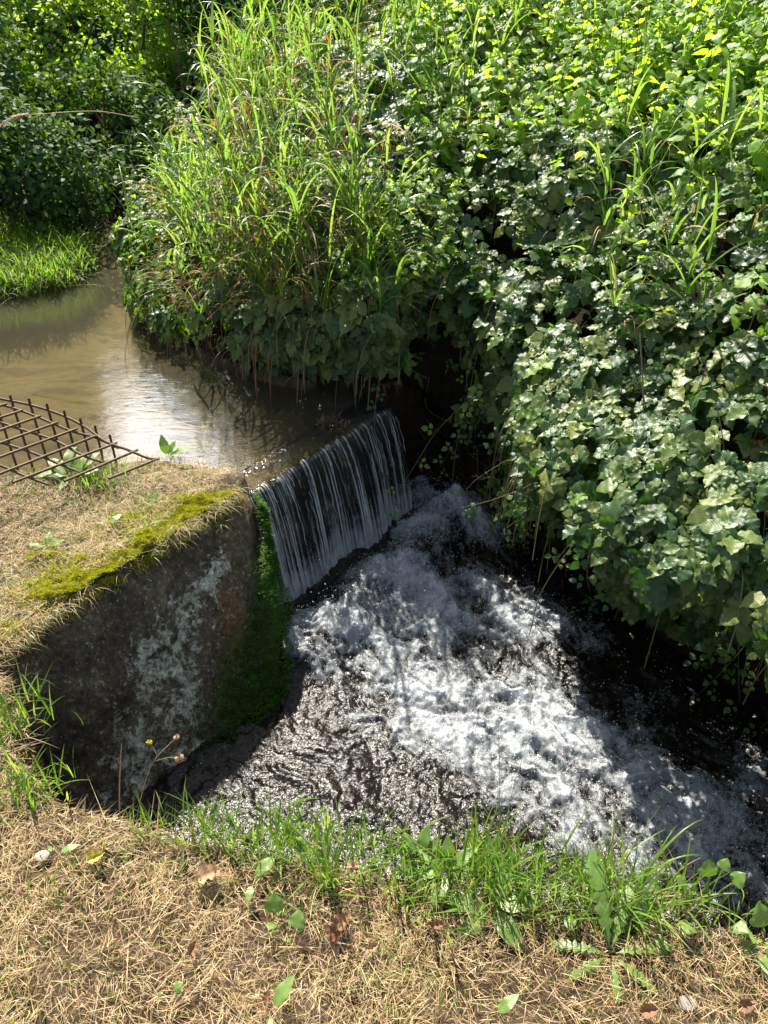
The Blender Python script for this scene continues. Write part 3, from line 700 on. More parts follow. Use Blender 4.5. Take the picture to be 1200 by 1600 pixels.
TUFTS = [ # u, v (foot), height m, blades, radius, label
    (250, 1300, .10, 60, .03, 'thin grass tuft left of the seed stalk tuft on the near bank edge'),
    (330, 1318, .15, 110, .035, 'leaning grass tuft with dry tips at the foot of the block'),
    (420, 1318, .12, 150, .045, 'dense low green grass tuft on the edge above the dark water'),
    (470, 1330, .13, 170, .045, 'bright green grass tuft between the brown water and the red dried flower'),
    (515, 1385, .22, 60, .014, 'tall narrow upright grass sheaf beside the red dried flower'),
    (600, 1350, .12, 150, .05, 'low grass tuft in front of the sparkling water'),
    (655, 1385, .12, 150, .05, 'short grass tuft above the plantain leaves'),
    (725, 1375, .17, 190, .045, 'tall dense grass tuft with thin seed stalk on the bank edge'),
    (790, 1385, .17, 160, .05, 'tallest thick grass tuft in the middle of the bank edge'),
    (850, 1390, .15, 150, .05, 'arching grass tuft behind the broad upright blade'),
    (920, 1400, .15, 110, .04, 'grass tuft with one broad upright blade'),
    (985, 1415, .18, 130, .04, 'grass tuft with long blades bending to the right'),
    (1040, 1420, .16, 90, .035, 'sparse grass tuft left of the round leaved plant'),
    (1160, 1440, .10, 70, .04, 'small grass tuft right of the round leaved plant'),
    (30, 1240, .13, 170, .05, 'grass tuft at the left frame edge below the block'),
    (15, 1130, .14, 120, .05, 'long bladed grass tuft growing from the left side of the block face'),
    (150, 760, .15, 170, .05, 'bright grass tuft on the block below the rusty mesh'),
    (90, 850, .09, 60, .035, 'small pale grass tuft on the sunny straw of the block'),
    (232, 790, .11, 45, .02, 'slim upright grass tuft near the mossy corner of the block'),
    (40, 765, .06, 130, .07, 'low grass fringe under the left end of the rusty mesh'),
    (180, 1335, .06, 80, .05, 'short grass patch near the yellow fallen leaf'),
    (75, 1400, .06, 90, .05, 'short grass patch at the left of the straw bank'),
    (480, 1420, .06, 70, .04, 'short grass patch right of the two small leaves'),
    (600, 1500, .05, 60, .05, 'short grass patch in the middle of the straw bank'),
    (20, 1550, .06, 60, .05, 'short grass patch in the lower left corner')]
for u, v, h, k, rad, lab in TUFTS:
    c = W(u, v, 0.0); t = thing('grass_tuft', lab, 'grass', c, 'green grass tufts on the near bank and block')
    mb = MB(); tuft(mb, c, int(k * .62), h * (1.1 if h > .17 else .92), rad * 1.1, .0050 if h > .1 else .0032, .40, 1.2); o = mb.build('blades', M['grass'], t)
    if h > .13:
        mb = MB(); tuft(mb, c, 26, h * .8, rad * 1.2, .002, .7, 1.4); mb.build('dry_blades', M['straw'], t)
# a broad upright blade, and the seed stalk in the middle tuft
def stalk(name, lab, cat, ctrl, rad, mat, heads=(), r=.6, group=None):
    t = thing(name, lab, cat, ctrl[0], group); mb = MB(); P = curve(ctrl, 8); tube(mb, P, np.linspace(rad, rad * .5, len(P)), 5, r); st = mb.build('stem', mat, t)
    for hp, hr, hm in heads:
        mb = MB(); k = 70; d = norm(rng.normal(0, 1, (k, 3))); blades(mb, np.array(hp)[None] + d * hr * .3, np.arctan2(d[:, 1], d[:, 0]), np.arccos(d[:, 2]), .3, hr, hr * .35, 2)
        mb.build('seed_head', hm, t).parent = st
    return t
stalk('dry_stalk', 'straight dry stalk standing before the lichened block', 'stalk', [W(187, 1290, 0), W(187, 1225, .09), W(190, 1162, .18)], .0018, M['stem'], r=.9)
c = W(212, 1290, 0); a = W(240, 1190, .17); h1, h2, h3 = W(233, 1160, .2), W(276, 1152, .21), W(280, 1184, .17)
t = stalk('knapweed_stalk', 'branched dry stalk with three small seed heads in front of the block', 'stalk', [c, W(222, 1240, .09), a, h2], .0012, M['stem'], ((h1, .006, M['moss_y']), (h2, .006, M['dead']), (h3, .009, M['dead'])), r=.6)
mb = MB(); tube(mb, curve([a, W(245, 1180, .18), h1], 5), .0007, 4, .6); tube(mb, curve([a, W(262, 1184, .175), h3], 5), .0007, 4, .6); mb.build('side_stem', M['stem'], t)
h = W(552, 1355, .09)
stalk('dried_flower', 'dark red dried flower head on a short straw stem', 'flower', [W(565, 1408, 0), W(560, 1385, .04), h], .0012, M['stem'], ((h, .012, M['dead']),), r=.9)
stalk('tall_seed_stalk', 'very thin dark grass stalk rising against the white foam', 'stalk', [W(780, 1345, 0), W(781, 1260, .12), W(779, 1130, .28)], .0008, M['stem'], r=.2)
t = stalk('nodding_stalk', 'thin forked grass stalk beside the thin dark one', 'stalk', [W(776, 1345, 0), W(800, 1240, .14), W(825, 1158, .24)], .0009, M['grass'], r=.4)
def few_blades(lab, c, specs, mat='grass', nseg=10, p=1.4):
    """specs: dx, azimuth, lean, bend, length, width of each blade"""
    t = thing('wide_grass', lab, 'grass', c)
    for dx, az, ln, bd, L_, wd in specs:
        mb = MB(); blades(mb, [c + [dx, 0, 0]], az, ln, bd, L_, wd, nseg, fold=.14, p=p); mb.build('blade', M[mat], t)
few_blades('single broad upright blade in the grass of the bank edge', W(920, 1400, 0), [(0, 1.2, .1, .15, .15, .013), (.01, 1.9, .25, .5, .10, .009)], 'herb')
few_blades('long grass blades arching over to the right above the bank edge', W(985, 1405, 0), [(0, .5, .2, 1.9, .27, .0075), (.01, .8, .3, 1.6, .2, .006), (-.012, .2, .35, 2.0, .22, .006)], p=2.5)
few_blades('four wide pale blades leaning out over the foam', W(740, 1385, 0), [(0, 1.0, .25, .5, .25, .007), (.02, .9, .35, .9, .22, .006), (.04, 2.0, .2, .6, .2, .007), (-.03, 1.3, .4, .8, .18, .006)])

def rosette(name, lab, cat, c, specs, tpl, mat, stemh=0.0, zo=.018):
    """specs: (azimuth, pitch above ground, length)"""
    c = np.array(c) + [0, 0, .018]; t = thing(name, lab, cat, c)
    for az, pt, L_ in specs:
        mb = MB(); d = np.array([[math.cos(az) * math.cos(pt), math.sin(az) * math.cos(pt), math.sin(pt)]]); n = np.array([[-math.cos(az) * math.sin(pt), -math.sin(az) * math.sin(pt), math.cos(pt)]])
        b = np.array(c)[None] + d * .012 + [0, 0, .004]
        n = n + rng.normal(0, .15, (1, 3))
        if stemh > 0:
            b = np.array(c)[None] + d * stemh * rng.uniform(.6, 1.1) ; tube(mb, curve([np.array(c), np.array(c) * .5 + b[0] * .5 + [0, 0, .01], b[0]], 4), .0016, 4, .3)
        mb.batch(tpl, frames(d, n, [L_]), b, rng.random(1)); mb.build('leaf', mat, t)
    return t
rosette('dandelion_plant', 'dandelion with lobed leaves on the straw at the lower right', 'dandelion', W(950, 1500, 0), [(1.65, .75, .17), (2.9, .12, .10), (.15, .2, .11), (5.6, .1, .09), (1.1, .5, .13), (3.6, .1, .08), (4.7, .15, .07)], T_DAND, M['herb'])
rosette('plantain_plant', 'dark broad leaved plantain at the foot of the middle grass', 'plantain', W(765, 1425, 0), [(.1, .25, .10), (.9, .5, .08), (3.0, .2, .09), (5.3, .1, .09), (3.9, .1, .08)], T_BROAD, M['herb'])
rosette('plantain_plant', 'broad leaved plantain with pale leaves behind the first grass tufts', 'plantain', W(700, 1370, .01), [(2.6, .4, .07), (.5, .6, .065), (1.6, .9, .06), (4.2, .1, .07), (3.4, .3, .05)], T_BROAD, M['herb'])
rosette('plantain_plant', 'upright pale leaves standing among the grass right of the fork stalk', 'plantain', W(655, 1350, .01), [(1.2, 1.0, .06), (2.2, .7, .05), (.4, .8, .05)], T_BROAD, M['herb'])
rosette('round_leaf_plant', 'small plant with round pale leaves on the bank edge at the right', 'plant', W(1100, 1420, 0), [(1.7, 1.2, .040), (.3, .9, .034), (2.9, .8, .036), (5.2, .5, .030), (3.9, .3, .034), (.9, 1.0, .028)], T_ROUND, M['herb'], .075)
rosette('round_leaf_plant', 'leafy plant cut by the right frame edge', 'plant', W(1190, 1480, 0), [(1.8, 1.0, .05), (2.9, .6, .045), (.3, .8, .05), (4.4, .3, .04), (3.5, .2, .035)], T_ROUND, M['herb'], .045)
rosette('round_leaf_plant', 'low pale green sprout left of the right edge plant', 'plant', W(1000, 1460, 0), [(1.3, .8, .06), (3.0, .3, .06), (5.5, .3, .05)], T_BROAD, M['herb'], .02)
for (u, v, az, pt, L_, tp, lab) in [(430, 1445, 1.6, .9, .05, T_ROUND, 'small upright oval leaf on the straw'), (460, 1470, 1.3, .7, .045, T_ROUND, 'second small oval leaf right of the upright oval leaf'),
        (395, 1385, .8, .3, .07, T_BROAD, 'narrow pale green leaf lying left of the tall grass sheaf'), (425, 1590, .9, .7, .075, T_BROAD, 'green leaf pair at the bottom edge of the straw'), (770, 1598, .6, .5, .06, T_BROAD, 'pale green leaf at the bottom edge right of centre'),
        (265, 1560, .5, .3, .025, T_ROUND, 'tiny green seedling on the straw'), (870, 1455, .2, .2, .035, T_ROUND, 'little pale yellow green leaf on the straw'), (90, 1345, .5, .2, .05, T_BROAD, 'dull green leaf in the straw near the pale stone')]:
    rosette('seedling', lab, 'leaf', W(u, v, .01), [(az, pt, L_ * .8), (az + 1.9 + u % 3, pt * .6, L_ * (.2 + .1 * (u % 4)))], tp, M['herb'])
# plants on the block
c = W(262, 722, .01); rosette('leafy_sprout', 'upright leafy sprout at the mossy corner of the block against the bright water', 'plant', c, [(2.0, 1.35, .075), (.35, .45, .10), (.9, .9, .06), (1.2, .3, .04)], T_BROAD, M['herb'])
rosette('dock_plant', 'crinkled pale dock leaves on the block below the rusty mesh', 'dock', W(112, 752, .01), [(1.6, .7, .13), (.7, .6, .12), (2.6, .5, .11), (.1, .4, .10), (3.2, .3, .12), (4.6, .2, .08)], T_BROAD, M['herb'])
rosette('dock_plant', 'small pale rosette in the straw at the left of the block top', 'dock', W(75, 865, .01), [(1.6, .6, .05), (.3, .5, .05), (3.0, .4, .05)], T_BROAD, M['herb'])
rosette('seedling', 'pale leaf lying on the block straw above its dark edge', 'leaf', W(170, 830, .02), [(.9, .4, .05), (2.8, .3, .03)], T_BROAD, M['herb'])
for u, v, L_, az, lab in [(700, 0, 0, 0, '')][:0]: pass
# fallen leaves and stones
def fallen(u, v, L_, az, lab, mat, z=.028):
    c = W(u, v, z); t = thing('fallen_leaf', lab, 'leaf', c); mb = MB()
    d = np.array([[math.cos(az), math.sin(az), rng.normal(0, .12)]]); n = np.array([[rng.normal(0, .2), rng.normal(-.1, .2), 1]])
    mb.batch(T_DEAD, frames(d, n, [L_ * .75]), c[None] - d * L_ * .5, rng.random(1)); P = c - d[0] * L_ * .5
    tube(mb, np.array([P, P - d[0] * .015, P - d[0] * .028 + [0, 0, -.004]]), .0008, 4); mb.build('blade', mat, t)
for a in [(335, 1370, .075, .4, 'large curled brown leaf on the straw near the grass edge'), (303, 1478, .035, 1.3, 'small upright curled brown leaf in the straw'), (540, 1440, .055, .9, 'crumpled brown leaf right of the two small oval leaves'),
          (518, 1455, .045, 2.2, 'crumpled brown leaf touching the other crumpled one'), (1018, 1580, .045, .1, 'dark red leaf at the bottom right'), (1168, 1572, .04, .2, 'maroon leaf near the lower right corner'), (420, 1555, .03, 1.5, 'tiny orange brown leaf above the bottom leaf pair'),
          (688, 1447, .035, .0, 'small red brown leaf below the plantain'), (585, 1478, .028, .5, 'small curled leaf right of the crumpled ones'), (440, 1358, .02, .5, 'tiny pale brown leaf near the tall grass sheaf'), (1010, 1452, .04, 2.9, 'pinkish dry leaf behind the small sprout')]:
    fallen(*a, M['dead'])
fallen(155, 1338, .05, .5, 'long yellow leaf on the straw', M['yellow_leaf'])
def pebble(u, v, r_, lab, mat, z=.006, fl=.45):
    c = W(u, v, z); t = thing('stone', lab, 'stone', c); n, mm = 14, 9; V = []
    for i in range(mm + 1):
        for j in range(n):
            a = j / n * 6.283; b = -math.pi / 2 + math.pi * i / mm; k = r_ * (1 + .35 * (fbm(np.array([3 + math.cos(a) * 1.3 + u]), np.array([math.sin(a) * 1.3 + b]), 90)[0] - .5))
            V.append((c[0] + math.cos(a) * math.cos(b) * k * 1.25, c[1] + math.sin(a) * math.cos(b) * k, c[2] + math.sin(b) * k * fl))
    F = [(i * n + j, i * n + (j + 1) % n, (i + 1) * n + (j + 1) % n, (i + 1) * n + j) for i in range(mm) for j in range(n)]
    mb = MB(); mb.add(V, F); mb.build('body', mat, t)
pebble(66, 1338, .013, 'rounded pale pebble half buried in the straw at the left', M['stone'], .016, .55)
pebble(1075, 1568, .015, 'flat grey stone showing through the straw at the lower right', M['stone2'], .010, .22)
stalk('twig', 'dark twig lying on the block at the left frame edge', 'twig', [W(-30, 868, .03), W(10, 866, .04), W(28, 862, .03)], .003, M['stem'], r=.2)

def overhang():
    e = np.array([(-1.60, .86), (-1.37, 1.17), (-1.09, 1.55), (-.52, 2.33)]); dcum = np.r_[0, np.cumsum(np.hypot(*np.diff(e, axis=0).T))]
    for k, mat, nm, lab, L0, L1, w_ in ((5200, 'straw', 'hanging_straw', 'dead grass matted over the edge of the stone block', .02, .09, .0014), (500, 'grass', 'hanging_grass', 'green blades drooping over the edge of the stone block', .03, .09, .0026)):
        s_ = dcum[-1] * rng.random(k) ** .8; g_ = fbm(s_ * 6, s_ * 0, 120); s_ = s_[rng.random(k) < g_ * 1.6 - .25]; k = len(s_)
        p = np.column_stack([np.interp(s_, dcum, e[:, 0]), np.interp(s_, dcum, e[:, 1])]); p = p + np.array([-.8, .59]) * rng.normal(.012, .018, k)[:, None]
        z = .006 + .012 * rng.random(k) - .03 * rng.random(k) ** 2
        mb = MB(); blades(mb, np.column_stack([p, z]), rng.normal(-.64, .8, k), rng.uniform(.7, 1.7, k), rng.uniform(.5, 1.8, k), rng.uniform(L0, L1, k) * (.4 + fbm(s_ * 9, s_ * 0, 121)), w_ * rng.uniform(.6, 1.2, k), 5, tw=rng.normal(0, .8, k))
        tag(mb.build(nm, M[mat]), lab, 'grass', kind='stuff')
    # rootlets and small weeds on the face
    G = BG; mb = MB(); k = 260
    for i in range(k):
        r_, c_ = int(rng.beta(1.2, 2.2) * 60), int(rng.uniform(70, 150)); a = G[r_, min(c_, G.shape[1] - 1)] + np.array([.8, -.55, 0]) * .004
        az = rng.normal(-1.0, .8); q = a + [math.cos(az) * .02, math.sin(az) * .02, -.01]
        tube(mb, curve([a, q, q + [rng.normal(0, .02), rng.normal(0, .012), -rng.uniform(.01, .06)]], 4), rng.uniform(.0003, .0008), 3, rng.random() * .8)
    tag(mb.build('rootlets', M['stem']), 'fine dead rootlets on the face of the stone block', 'roots', kind='stuff')
overhang()
for u, v, lab in [(275, 842, 'small green weed on the dark face just below the straw edge'), (222, 912, 'trailing pale weed at the top of the lichen patch'), (345, 820, 'tiny upright grass on the dark face under the mossy corner'), (415, 935, 'pale grass wisp beside the green moss and the falling water'), (425, 985, 'yellowish grass hanging from the green moss over the foam')]:
    Yf = {275: 2.1, 222: 1.93, 345: 2.2, 415: 2.22, 425: 2.12}[u]; c = W(u, v, Y=Yf); t = thing('weed', lab, 'weed', c, 'small weeds on the stone block face')
    for i in range(9):
        mb = MB(); blades(mb, [c + rng.normal(0, .006, 3)], [rng.normal(-.6, 1.0)], [rng.uniform(.3, 1.5)], [rng.uniform(.6, 1.9)], [rng.uniform(.03, .085)], [.0028], 7, fold=.1); mb.build('blade', M['grass'], t)

# ------------------------------------------------------------------ rusty mesh
def mesh_panel():
    def zp(x): return max(.03, .21 - .36 * (x + 1.34))
    def q(u, v, dz=0):
        z = .1
        for _ in range(12): z = zp(W(u, v, z)[0]) + dz
        return W(u, v, z)
    t = thing('steel_mesh', 'rusty welded steel mesh leaning over the upper water beside the block', 'mesh', q(240, 718))
    def bar(pts, rad=.0050):
        mb = MB(); tube(mb, curve(pts, 6), rad, 8); mb.build('bar', M['rust'], t)
    bar([q(-60, 612), q(0, 623), q(52, 634), q(100, 650), q(136, 669), q(165, 690), q(200, 703), q(232, 716), q(249, 717)])
    bar([q(-60, 624, -.012), q(8, 634, -.012), q(60, 652, -.012), q(110, 673, -.012), q(150, 684, -.012), q(185, 700, -.012)])
    bar([q(-60, 645, -.012), q(0, 660, -.012), q(30, 670, -.012), q(85, 688, -.012), q(130, 712, -.012), q(160, 722, -.012)])
    bar([q(-50, 675, -.012), q(10, 694, -.012), q(50, 707, -.012), q(95, 726, -.012), q(125, 738, -.012)])
    bar([q(-40, 712, -.012), q(0, 727, -.012), q(40, 744, -.012), q(75, 757, -.012)])
    for a, b in [((10, 631), (-60, 652)), ((35, 641), (-60, 672)), ((63, 650), (-60, 693)), ((90, 660), (-60, 714)), ((120, 670), (-60, 736)), ((150, 681), (-40, 756)), ((182, 692), (20, 754)), ((215, 703), (100, 752)), ((249, 716), (170, 748))]:
        bar([q(*a), q((a[0] + b[0]) / 2, (a[1] + b[1]) / 2), q(*b)])
    for (u, v), zb in [((-8, 626), -.16), ((18, 626), -.16), ((47, 631), -.16), ((75, 639), -.16), ((102, 650), -.16), ((127, 662), -.16), ((150, 673), -.16), ((173, 687), -.14)]:
        p = q(u, v); bar([p + [0, 0, .02], p * [1, 1, .5] + [0, 0, zb * .5], np.array([p[0], p[1], zb])], .005)
mesh_panel()

# ------------------------------------------------------------------ far bank vegetation
def far_sample(k, dmin, dmax, x0=-2.4, x1=4.2, y0=.6, y1=9):
    p = np.column_stack([rng.uniform(x0, x1, k), rng.uniform(y0, y1, k)])
    d = pdist(p[:, 0], p[:, 1], FARC, False)
    ok = inside(p[:, 0], p[:, 1], FARP) & (d >= dmin) & (d < dmax)
    p = p[ok]; d = d[ok]
    # keep what can be seen or shades what is seen
    u = p[:, 0] / np.maximum(.3, p[:, 1] * CP + .6); ok = np.abs(u) < .72
    return p[ok], d[ok]
def veg_top(x, y, d):
    """height of the top of the bramble hedge"""
    base = np.interp(d, [0, .1, .35, .9, 1.6, 2.6, 4, 7], [.22, .48, .62, .84, 1.06, 1.30, 1.55, 1.9])
    right = sstep(.45, 1.1, x); base = base - right * np.interp(d, [0, .2, .6, 1.2], [.10, .08, .05, 0])
    left = sstep(-.3, -1.1, x) if False else sstep(.3, 1.1, -x)
    base = base - left * np.interp(d, [0, .3, .9, 2], [.28, .22, .18, .12])
    return base + .30 * (fbm(x * 2.1, y * 2.1, 100, 3) - .5) + .14 * (fbm(x * 6, y * 6, 104, 2) - .5)
fc_d = np.r_[0, np.cumsum(np.hypot(*np.diff(FARC, axis=0).T))]
def fc_at(s):
    p = np.column_stack([np.interp(s, fc_d, FARC[:, 0]), np.interp(s, fc_d, FARC[:, 1])])
    q = np.column_stack([np.interp(s + .12, fc_d, FARC[:, 0]), np.interp(s + .12, fc_d, FARC[:, 1])]) - np.column_stack([np.interp(s - .12, fc_d, FARC[:, 0]), np.interp(s - .12, fc_d, FARC[:, 1])])
    q = norm(q); return p, np.column_stack([q[:, 1], -q[:, 0]]) * 1.0   # point, outward (towards the stream)
def _check_out():
    p, n = fc_at(np.array([fc_d[12]])); return not inside(p[:, 0] + n[:, 0] * .2, p[:, 1] + n[:, 1] * .2, FARP)[0]
OUTS = 1.0 if _check_out() else -1.0

def trifoliate(mb, P, Nn, D, sc, tpls, r):
    k = len(P); D = norm(D - Nn * (D * Nn).sum(1, keepdims=True)); X = norm(np.cross(D, Nn))
    for ang, off, s_ in ((0, .016, 1.0), (1.25, .004, .80), (-1.25, .004, .80)):
        d = D * math.cos(ang) + X * math.sin(ang); n = Nn + rng.normal(0, .20, (k, 3)); d = d + rng.normal(0, .10, (k, 3)) - np.array([0, 0, .12])
        sel = rng.random(k)
        for m_, tp in ((sel < .4, tpls[0]), ((sel >= .4) & (sel < .75), tpls[1]), (sel >= .75, T_BRAM3)):
            if m_.any(): mb.batch(tp, frames(d[m_], n[m_], sc[m_] * s_ * rng.uniform(.85, 1.1, m_.sum())), P[m_] + d[m_] * off, r[m_])

def bramble_surface(k_front, k_top):
    """positions, normals and hanging directions of leaves over the hedge"""
    # steep front
    s = rng.uniform(fc_d[4], fc_d[16], k_front * 2); p, o = fc_at(s); o = o * OUTS
    fr = rng.random(len(s)) ** .85
    zt = veg_top(p[:, 0], p[:, 1], np.full(len(s), .12))
    zlow = np.where(p[:, 0] > .05, ZL - .04 + .50 * fbm(s * 4.2, s * 0, 107) ** 1.2 + .12 * sstep(.5, 1.3, p[:, 0]) * 0, ZU + .02)
    z = zlow + (zt - zlow) * fr
    left_ = p[:, 0] < -.05
    bulge = np.where(left_, -.04, .05) + .06 * sstep(.6, 1.0, p[:, 0]) + .30 * sstep(.62, .95, p[:, 0]) * np.exp(-((fr - .76) / .18) ** 2) + .13 * np.sin(np.clip(fr, 0, 1) * math.pi * .9) + .20 * (fbm(s * 2.4, z * 2.6, 108, 3) - .5) + .09 * sstep(.75, 1.2, p[:, 0]) * sstep(.3, .7, fr) - .26 * np.exp(-((p[:, 0] - .25) / .28) ** 2)
    depth = rng.exponential(.09, len(s))
    P1 = np.column_stack([p + o * (bulge - depth)[:, None], z])
    N1 = np.column_stack([o, .35 + 1.3 * sstep(.55, 1.0, fr)]) + rng.normal(0, .38, (len(s), 3))
    D1 = np.column_stack([o * .5, -np.ones(len(s))]) + rng.normal(0, .45, (len(s), 3))
    dd1 = np.zeros(len(s))
    # sloping top
    p2, d2 = far_sample(k_top, .05, 3.6)
    z2 = veg_top(p2[:, 0], p2[:, 1], d2); e = .03
    gx_ = (veg_top(p2[:, 0] + e, p2[:, 1], d2) - z2) / e; gy_ = (veg_top(p2[:, 0], p2[:, 1] + e, d2) - z2) / e
    N2 = np.column_stack([-gx_ * .6 - .2, -gy_ * .6 - .35, np.ones(len(p2))]) + rng.normal(0, .30, (len(p2), 3))
    D2 = np.column_stack([-.5 * np.ones(len(p2)), -.9 * np.ones(len(p2)), -.3 * np.ones(len(p2))]) + rng.normal(0, .7, (len(p2), 3))
    P2 = np.column_stack([p2, z2 - rng.exponential(.05, len(p2))])
    return (P1, norm(N1), D1, dd1), (P2, norm(N2), D2, d2)

(A1, A2) = bramble_surface(5000, 56000)
P = np.vstack([A1[0], A2[0]]); Nn = np.vstack([A1[1], A2[1]]); D = np.vstack([A1[2], A2[2]]); dd = np.r_[A1[3], A2[3]]
hole = sstep(.38, .52, fbm(P[:, 0] * 4.5 + P[:, 2] * 3, P[:, 1] * 4.5 - P[:, 2] * 4, 110, 3))
prob = np.where(dd > 0, np.interp(dd, [0, .8, 1.6, 3.6], [1.0, .8, .5, .25]), 1.0)
reedz = (P[:, 0] < -.12) & (P[:, 0] > -1.15) & (dd > .0)
prob = prob * (np.where(P[:, 0] > 1.2, .34, .16) + (1 - np.where(P[:, 0] > 1.2, .34, .16)) * hole) * np.where((dd == 0) & (P[:, 0] > -.02) & (P[:, 0] < .58) & (P[:, 2] < .35), .55, 1)
prob = prob * np.where(reedz, .42, 1) * np.where((dd == 0) & (P[:, 0] < -.02) & (P[:, 0] > -1.0), .34, 1)
ok = rng.random(len(P)) < prob; P, Nn, D, dd = P[ok], Nn[ok], D[ok], dd[ok]
print('bramble leaves', len(P))
REG = [('bramble_bush', 'bramble thicket bulging low over the pool at the right with pale sunlit leaves', lambda p, d: (p[:, 0] > .62) & (d < .45)),
       ('bramble_bush', 'dark bramble curtain hanging in the shaded recess right of the weir', lambda p, d: (p[:, 0] <= .62) & (p[:, 0] > .02) & (d < .45)),
       ('bramble_bush', 'low bramble fringe at the foot of the tall grass above the weir', lambda p, d: (p[:, 0] <= .02) & (p[:, 0] > -.75) & (d < .45)),
       ('bramble_bush', 'bramble bush dipping into the upper water at the left end of the bank', lambda p, d: (p[:, 0] <= -.75) & (d < 9)),
       ('bramble_bush', 'broad sloping bramble thicket behind the right hand bulge', lambda p, d: (p[:, 0] > 1.25) & (d >= .45)),
       ('bramble_bush', 'bramble thicket with glossy grey leaves in the middle of the slope', lambda p, d: (p[:, 0] <= 1.25) & (p[:, 0] > .35) & (d >= .45)),
       ('bramble_bush', 'bramble leaves mixed with the tall grass at the centre of the slope', lambda p, d: (p[:, 0] <= .35) & (p[:, 0] > -.75) & (d >= .45))]
done = np.zeros(len(P), bool)
for nm, lab, fn in REG:
    m_ = fn(P, dd) & ~done; done |= m_
    if not m_.any(): continue
    c = P[m_].mean(0); c[2] = P[m_][:, 2].min(); t = thing(nm, lab, 'bramble', c, 'brambles covering the far bank')
    yg = (rng.random(m_.sum()) < np.interp(dd[m_], [0, .9, 1.7, 3], [.03, .24, .65, .8]) + .4 * (P[m_][:, 0] < -.7))
    pi, ni, di = P[m_], Nn[m_], D[m_]; k = len(pi)
    sc = rng.lognormal(math.log(.064), .26, k).clip(.032, .098)
    sc = np.where(pi[:, 0] < -.75, sc * .8, np.where((pi[:, 0] > .6) & (dd[m_] < .45), sc * .98, sc))
    mb = MB(); q = ~yg; trifoliate(mb, pi[q], ni[q], di[q], sc[q], (T_BRAM, T_BRAM2), rng.random(q.sum())); mb.build('leaves', M['bramble'], t)
    if yg.sum() > 2:
        mb = MB(); trifoliate(mb, pi[yg], ni[yg], di[yg], sc[yg] * .9, (T_BRAM, T_BRAM2), rng.random(yg.sum())); mb.build('young_leaves', M['bramble_young'], t)
    mb = MB()                                     # canes under and over the leaves
    for i in rng.choice(k, min(70, k // 6), replace=False):
        a = pi[i]; o = np.array([-.5, -.8, 0]) + rng.normal(0, .4, 3); L_ = rng.uniform(.2, .5)
        pts = [a + [-o[0] * L_ * .5, -o[1] * L_ * .5, -.12], a + [0, 0, .01], a + [o[0] * L_ * .25, o[1] * L_ * .25, -L_ * .35], a + [o[0] * L_ * .3, o[1] * L_ * .3, -L_ * .8]]
        if pts[-1][2] < ZL + .05: pts = pts[:3]
        tube(mb, curve(pts, 5), rng.uniform(.0010, .0026), 5, rng.random())
    mb.build('canes', M['cane'], t)
    if 'bulging' in lab or 'recess' in lab:       # leafy shoots trailing over the front
        cb = MB(); lb = MB(); fr_ = np.where((dd[m_] == 0) & (pi[:, 2] < .25) & (pi[:, 2] > -.35))[0]
        for i in rng.choice(fr_, min(34, len(fr_)), replace=False):
            a = pi[i]; L_ = rng.uniform(.15, .42); L_ = min(L_, a[2] - ZL - .04)
            if L_ < .08: continue
            o = np.array([-.55, -.6]) * rng.uniform(.02, .14); e = rng.normal(0, .04, 2)
            Pc = curve([a + [.03, .03, .02], a + [o[0] * .7, o[1] * .7, -L_ * .2], a + [o[0] + e[0], o[1] + e[1], -L_ * .65], a + [o[0] * .9 + e[0] * 2, o[1] * .9 + e[1] * 2, -L_]], 5)
            tube(cb, Pc, np.linspace(.0015, .0007, len(Pc)), 4, rng.random() * .6); n_ = int(L_ / .05) + 2; idx = np.linspace(3, len(Pc) - 1, n_).astype(int); b = Pc[idx]
            s2 = np.where(np.arange(n_) % 2 == 0, 1, -1); oo = np.column_stack([s2 * .9, -.4 + 0 * s2, -.2 + 0. * s2]) + rng.normal(0, .3, (n_, 3))
            trifoliate(lb, b + norm(oo) * .02, norm(np.column_stack([0 * s2, -.7 + 0 * s2, .8 + 0. * s2]) + rng.normal(0, .3, (n_, 3))), oo, np.linspace(.046, .024, n_) * rng.uniform(.8, 1.15, n_), (T_BRAM, T_BRAM2), rng.random(n_))
        tc_ = cb.build('trailing_canes', M['cane'], t); lb.build('trailing_leaves', M['bramble'], t).parent = tc_

# hanging shoots that stand clear of the thicket
def shoot(lab, ctrl, leaves, rad=.0018, sc=.045, r=.4, bare=False, mat='bramble', name='bramble_shoot', step=1):
    t = thing(name, lab, 'bramble', ctrl[0]); mb = MB(); Pc = curve(ctrl, 8); tube(mb, Pc, np.linspace(rad, rad * .45, len(Pc)), 5, r); ca = mb.build('cane', M['stem'] if bare else M['cane'], t)
    if leaves:
        mb = MB(); idx = np.linspace(len(Pc) * .12, len(Pc) - 1, leaves).astype(int); b = Pc[idx]; k = len(b)
        s = np.where(np.arange(k) % 2 == 0, 1, -1); o = np.column_stack([s * .9, -.4 + 0 * s, .0 * s]) + rng.normal(0, .25, (k, 3))
        trifoliate(mb, b + norm(o) * .025, norm(np.column_stack([0 * s, -.75 + 0 * s, .85 + 0 * s]) + rng.normal(0, .25, (k, 3))), o, sc * np.linspace(1, .55, k) * rng.uniform(.85, 1.15, k), (T_BRAM, T_BRAM2), rng.uniform(.5, 1, k))
        mb.build('leaves', M[mat], t)
        mb = MB()
        for i in range(k): tube(mb, np.array([b[i], b[i] + norm(o)[i] * .026]), .0006, 4, .2)
        mb.build('leaf_stalks', M['cane'], t).parent = ca
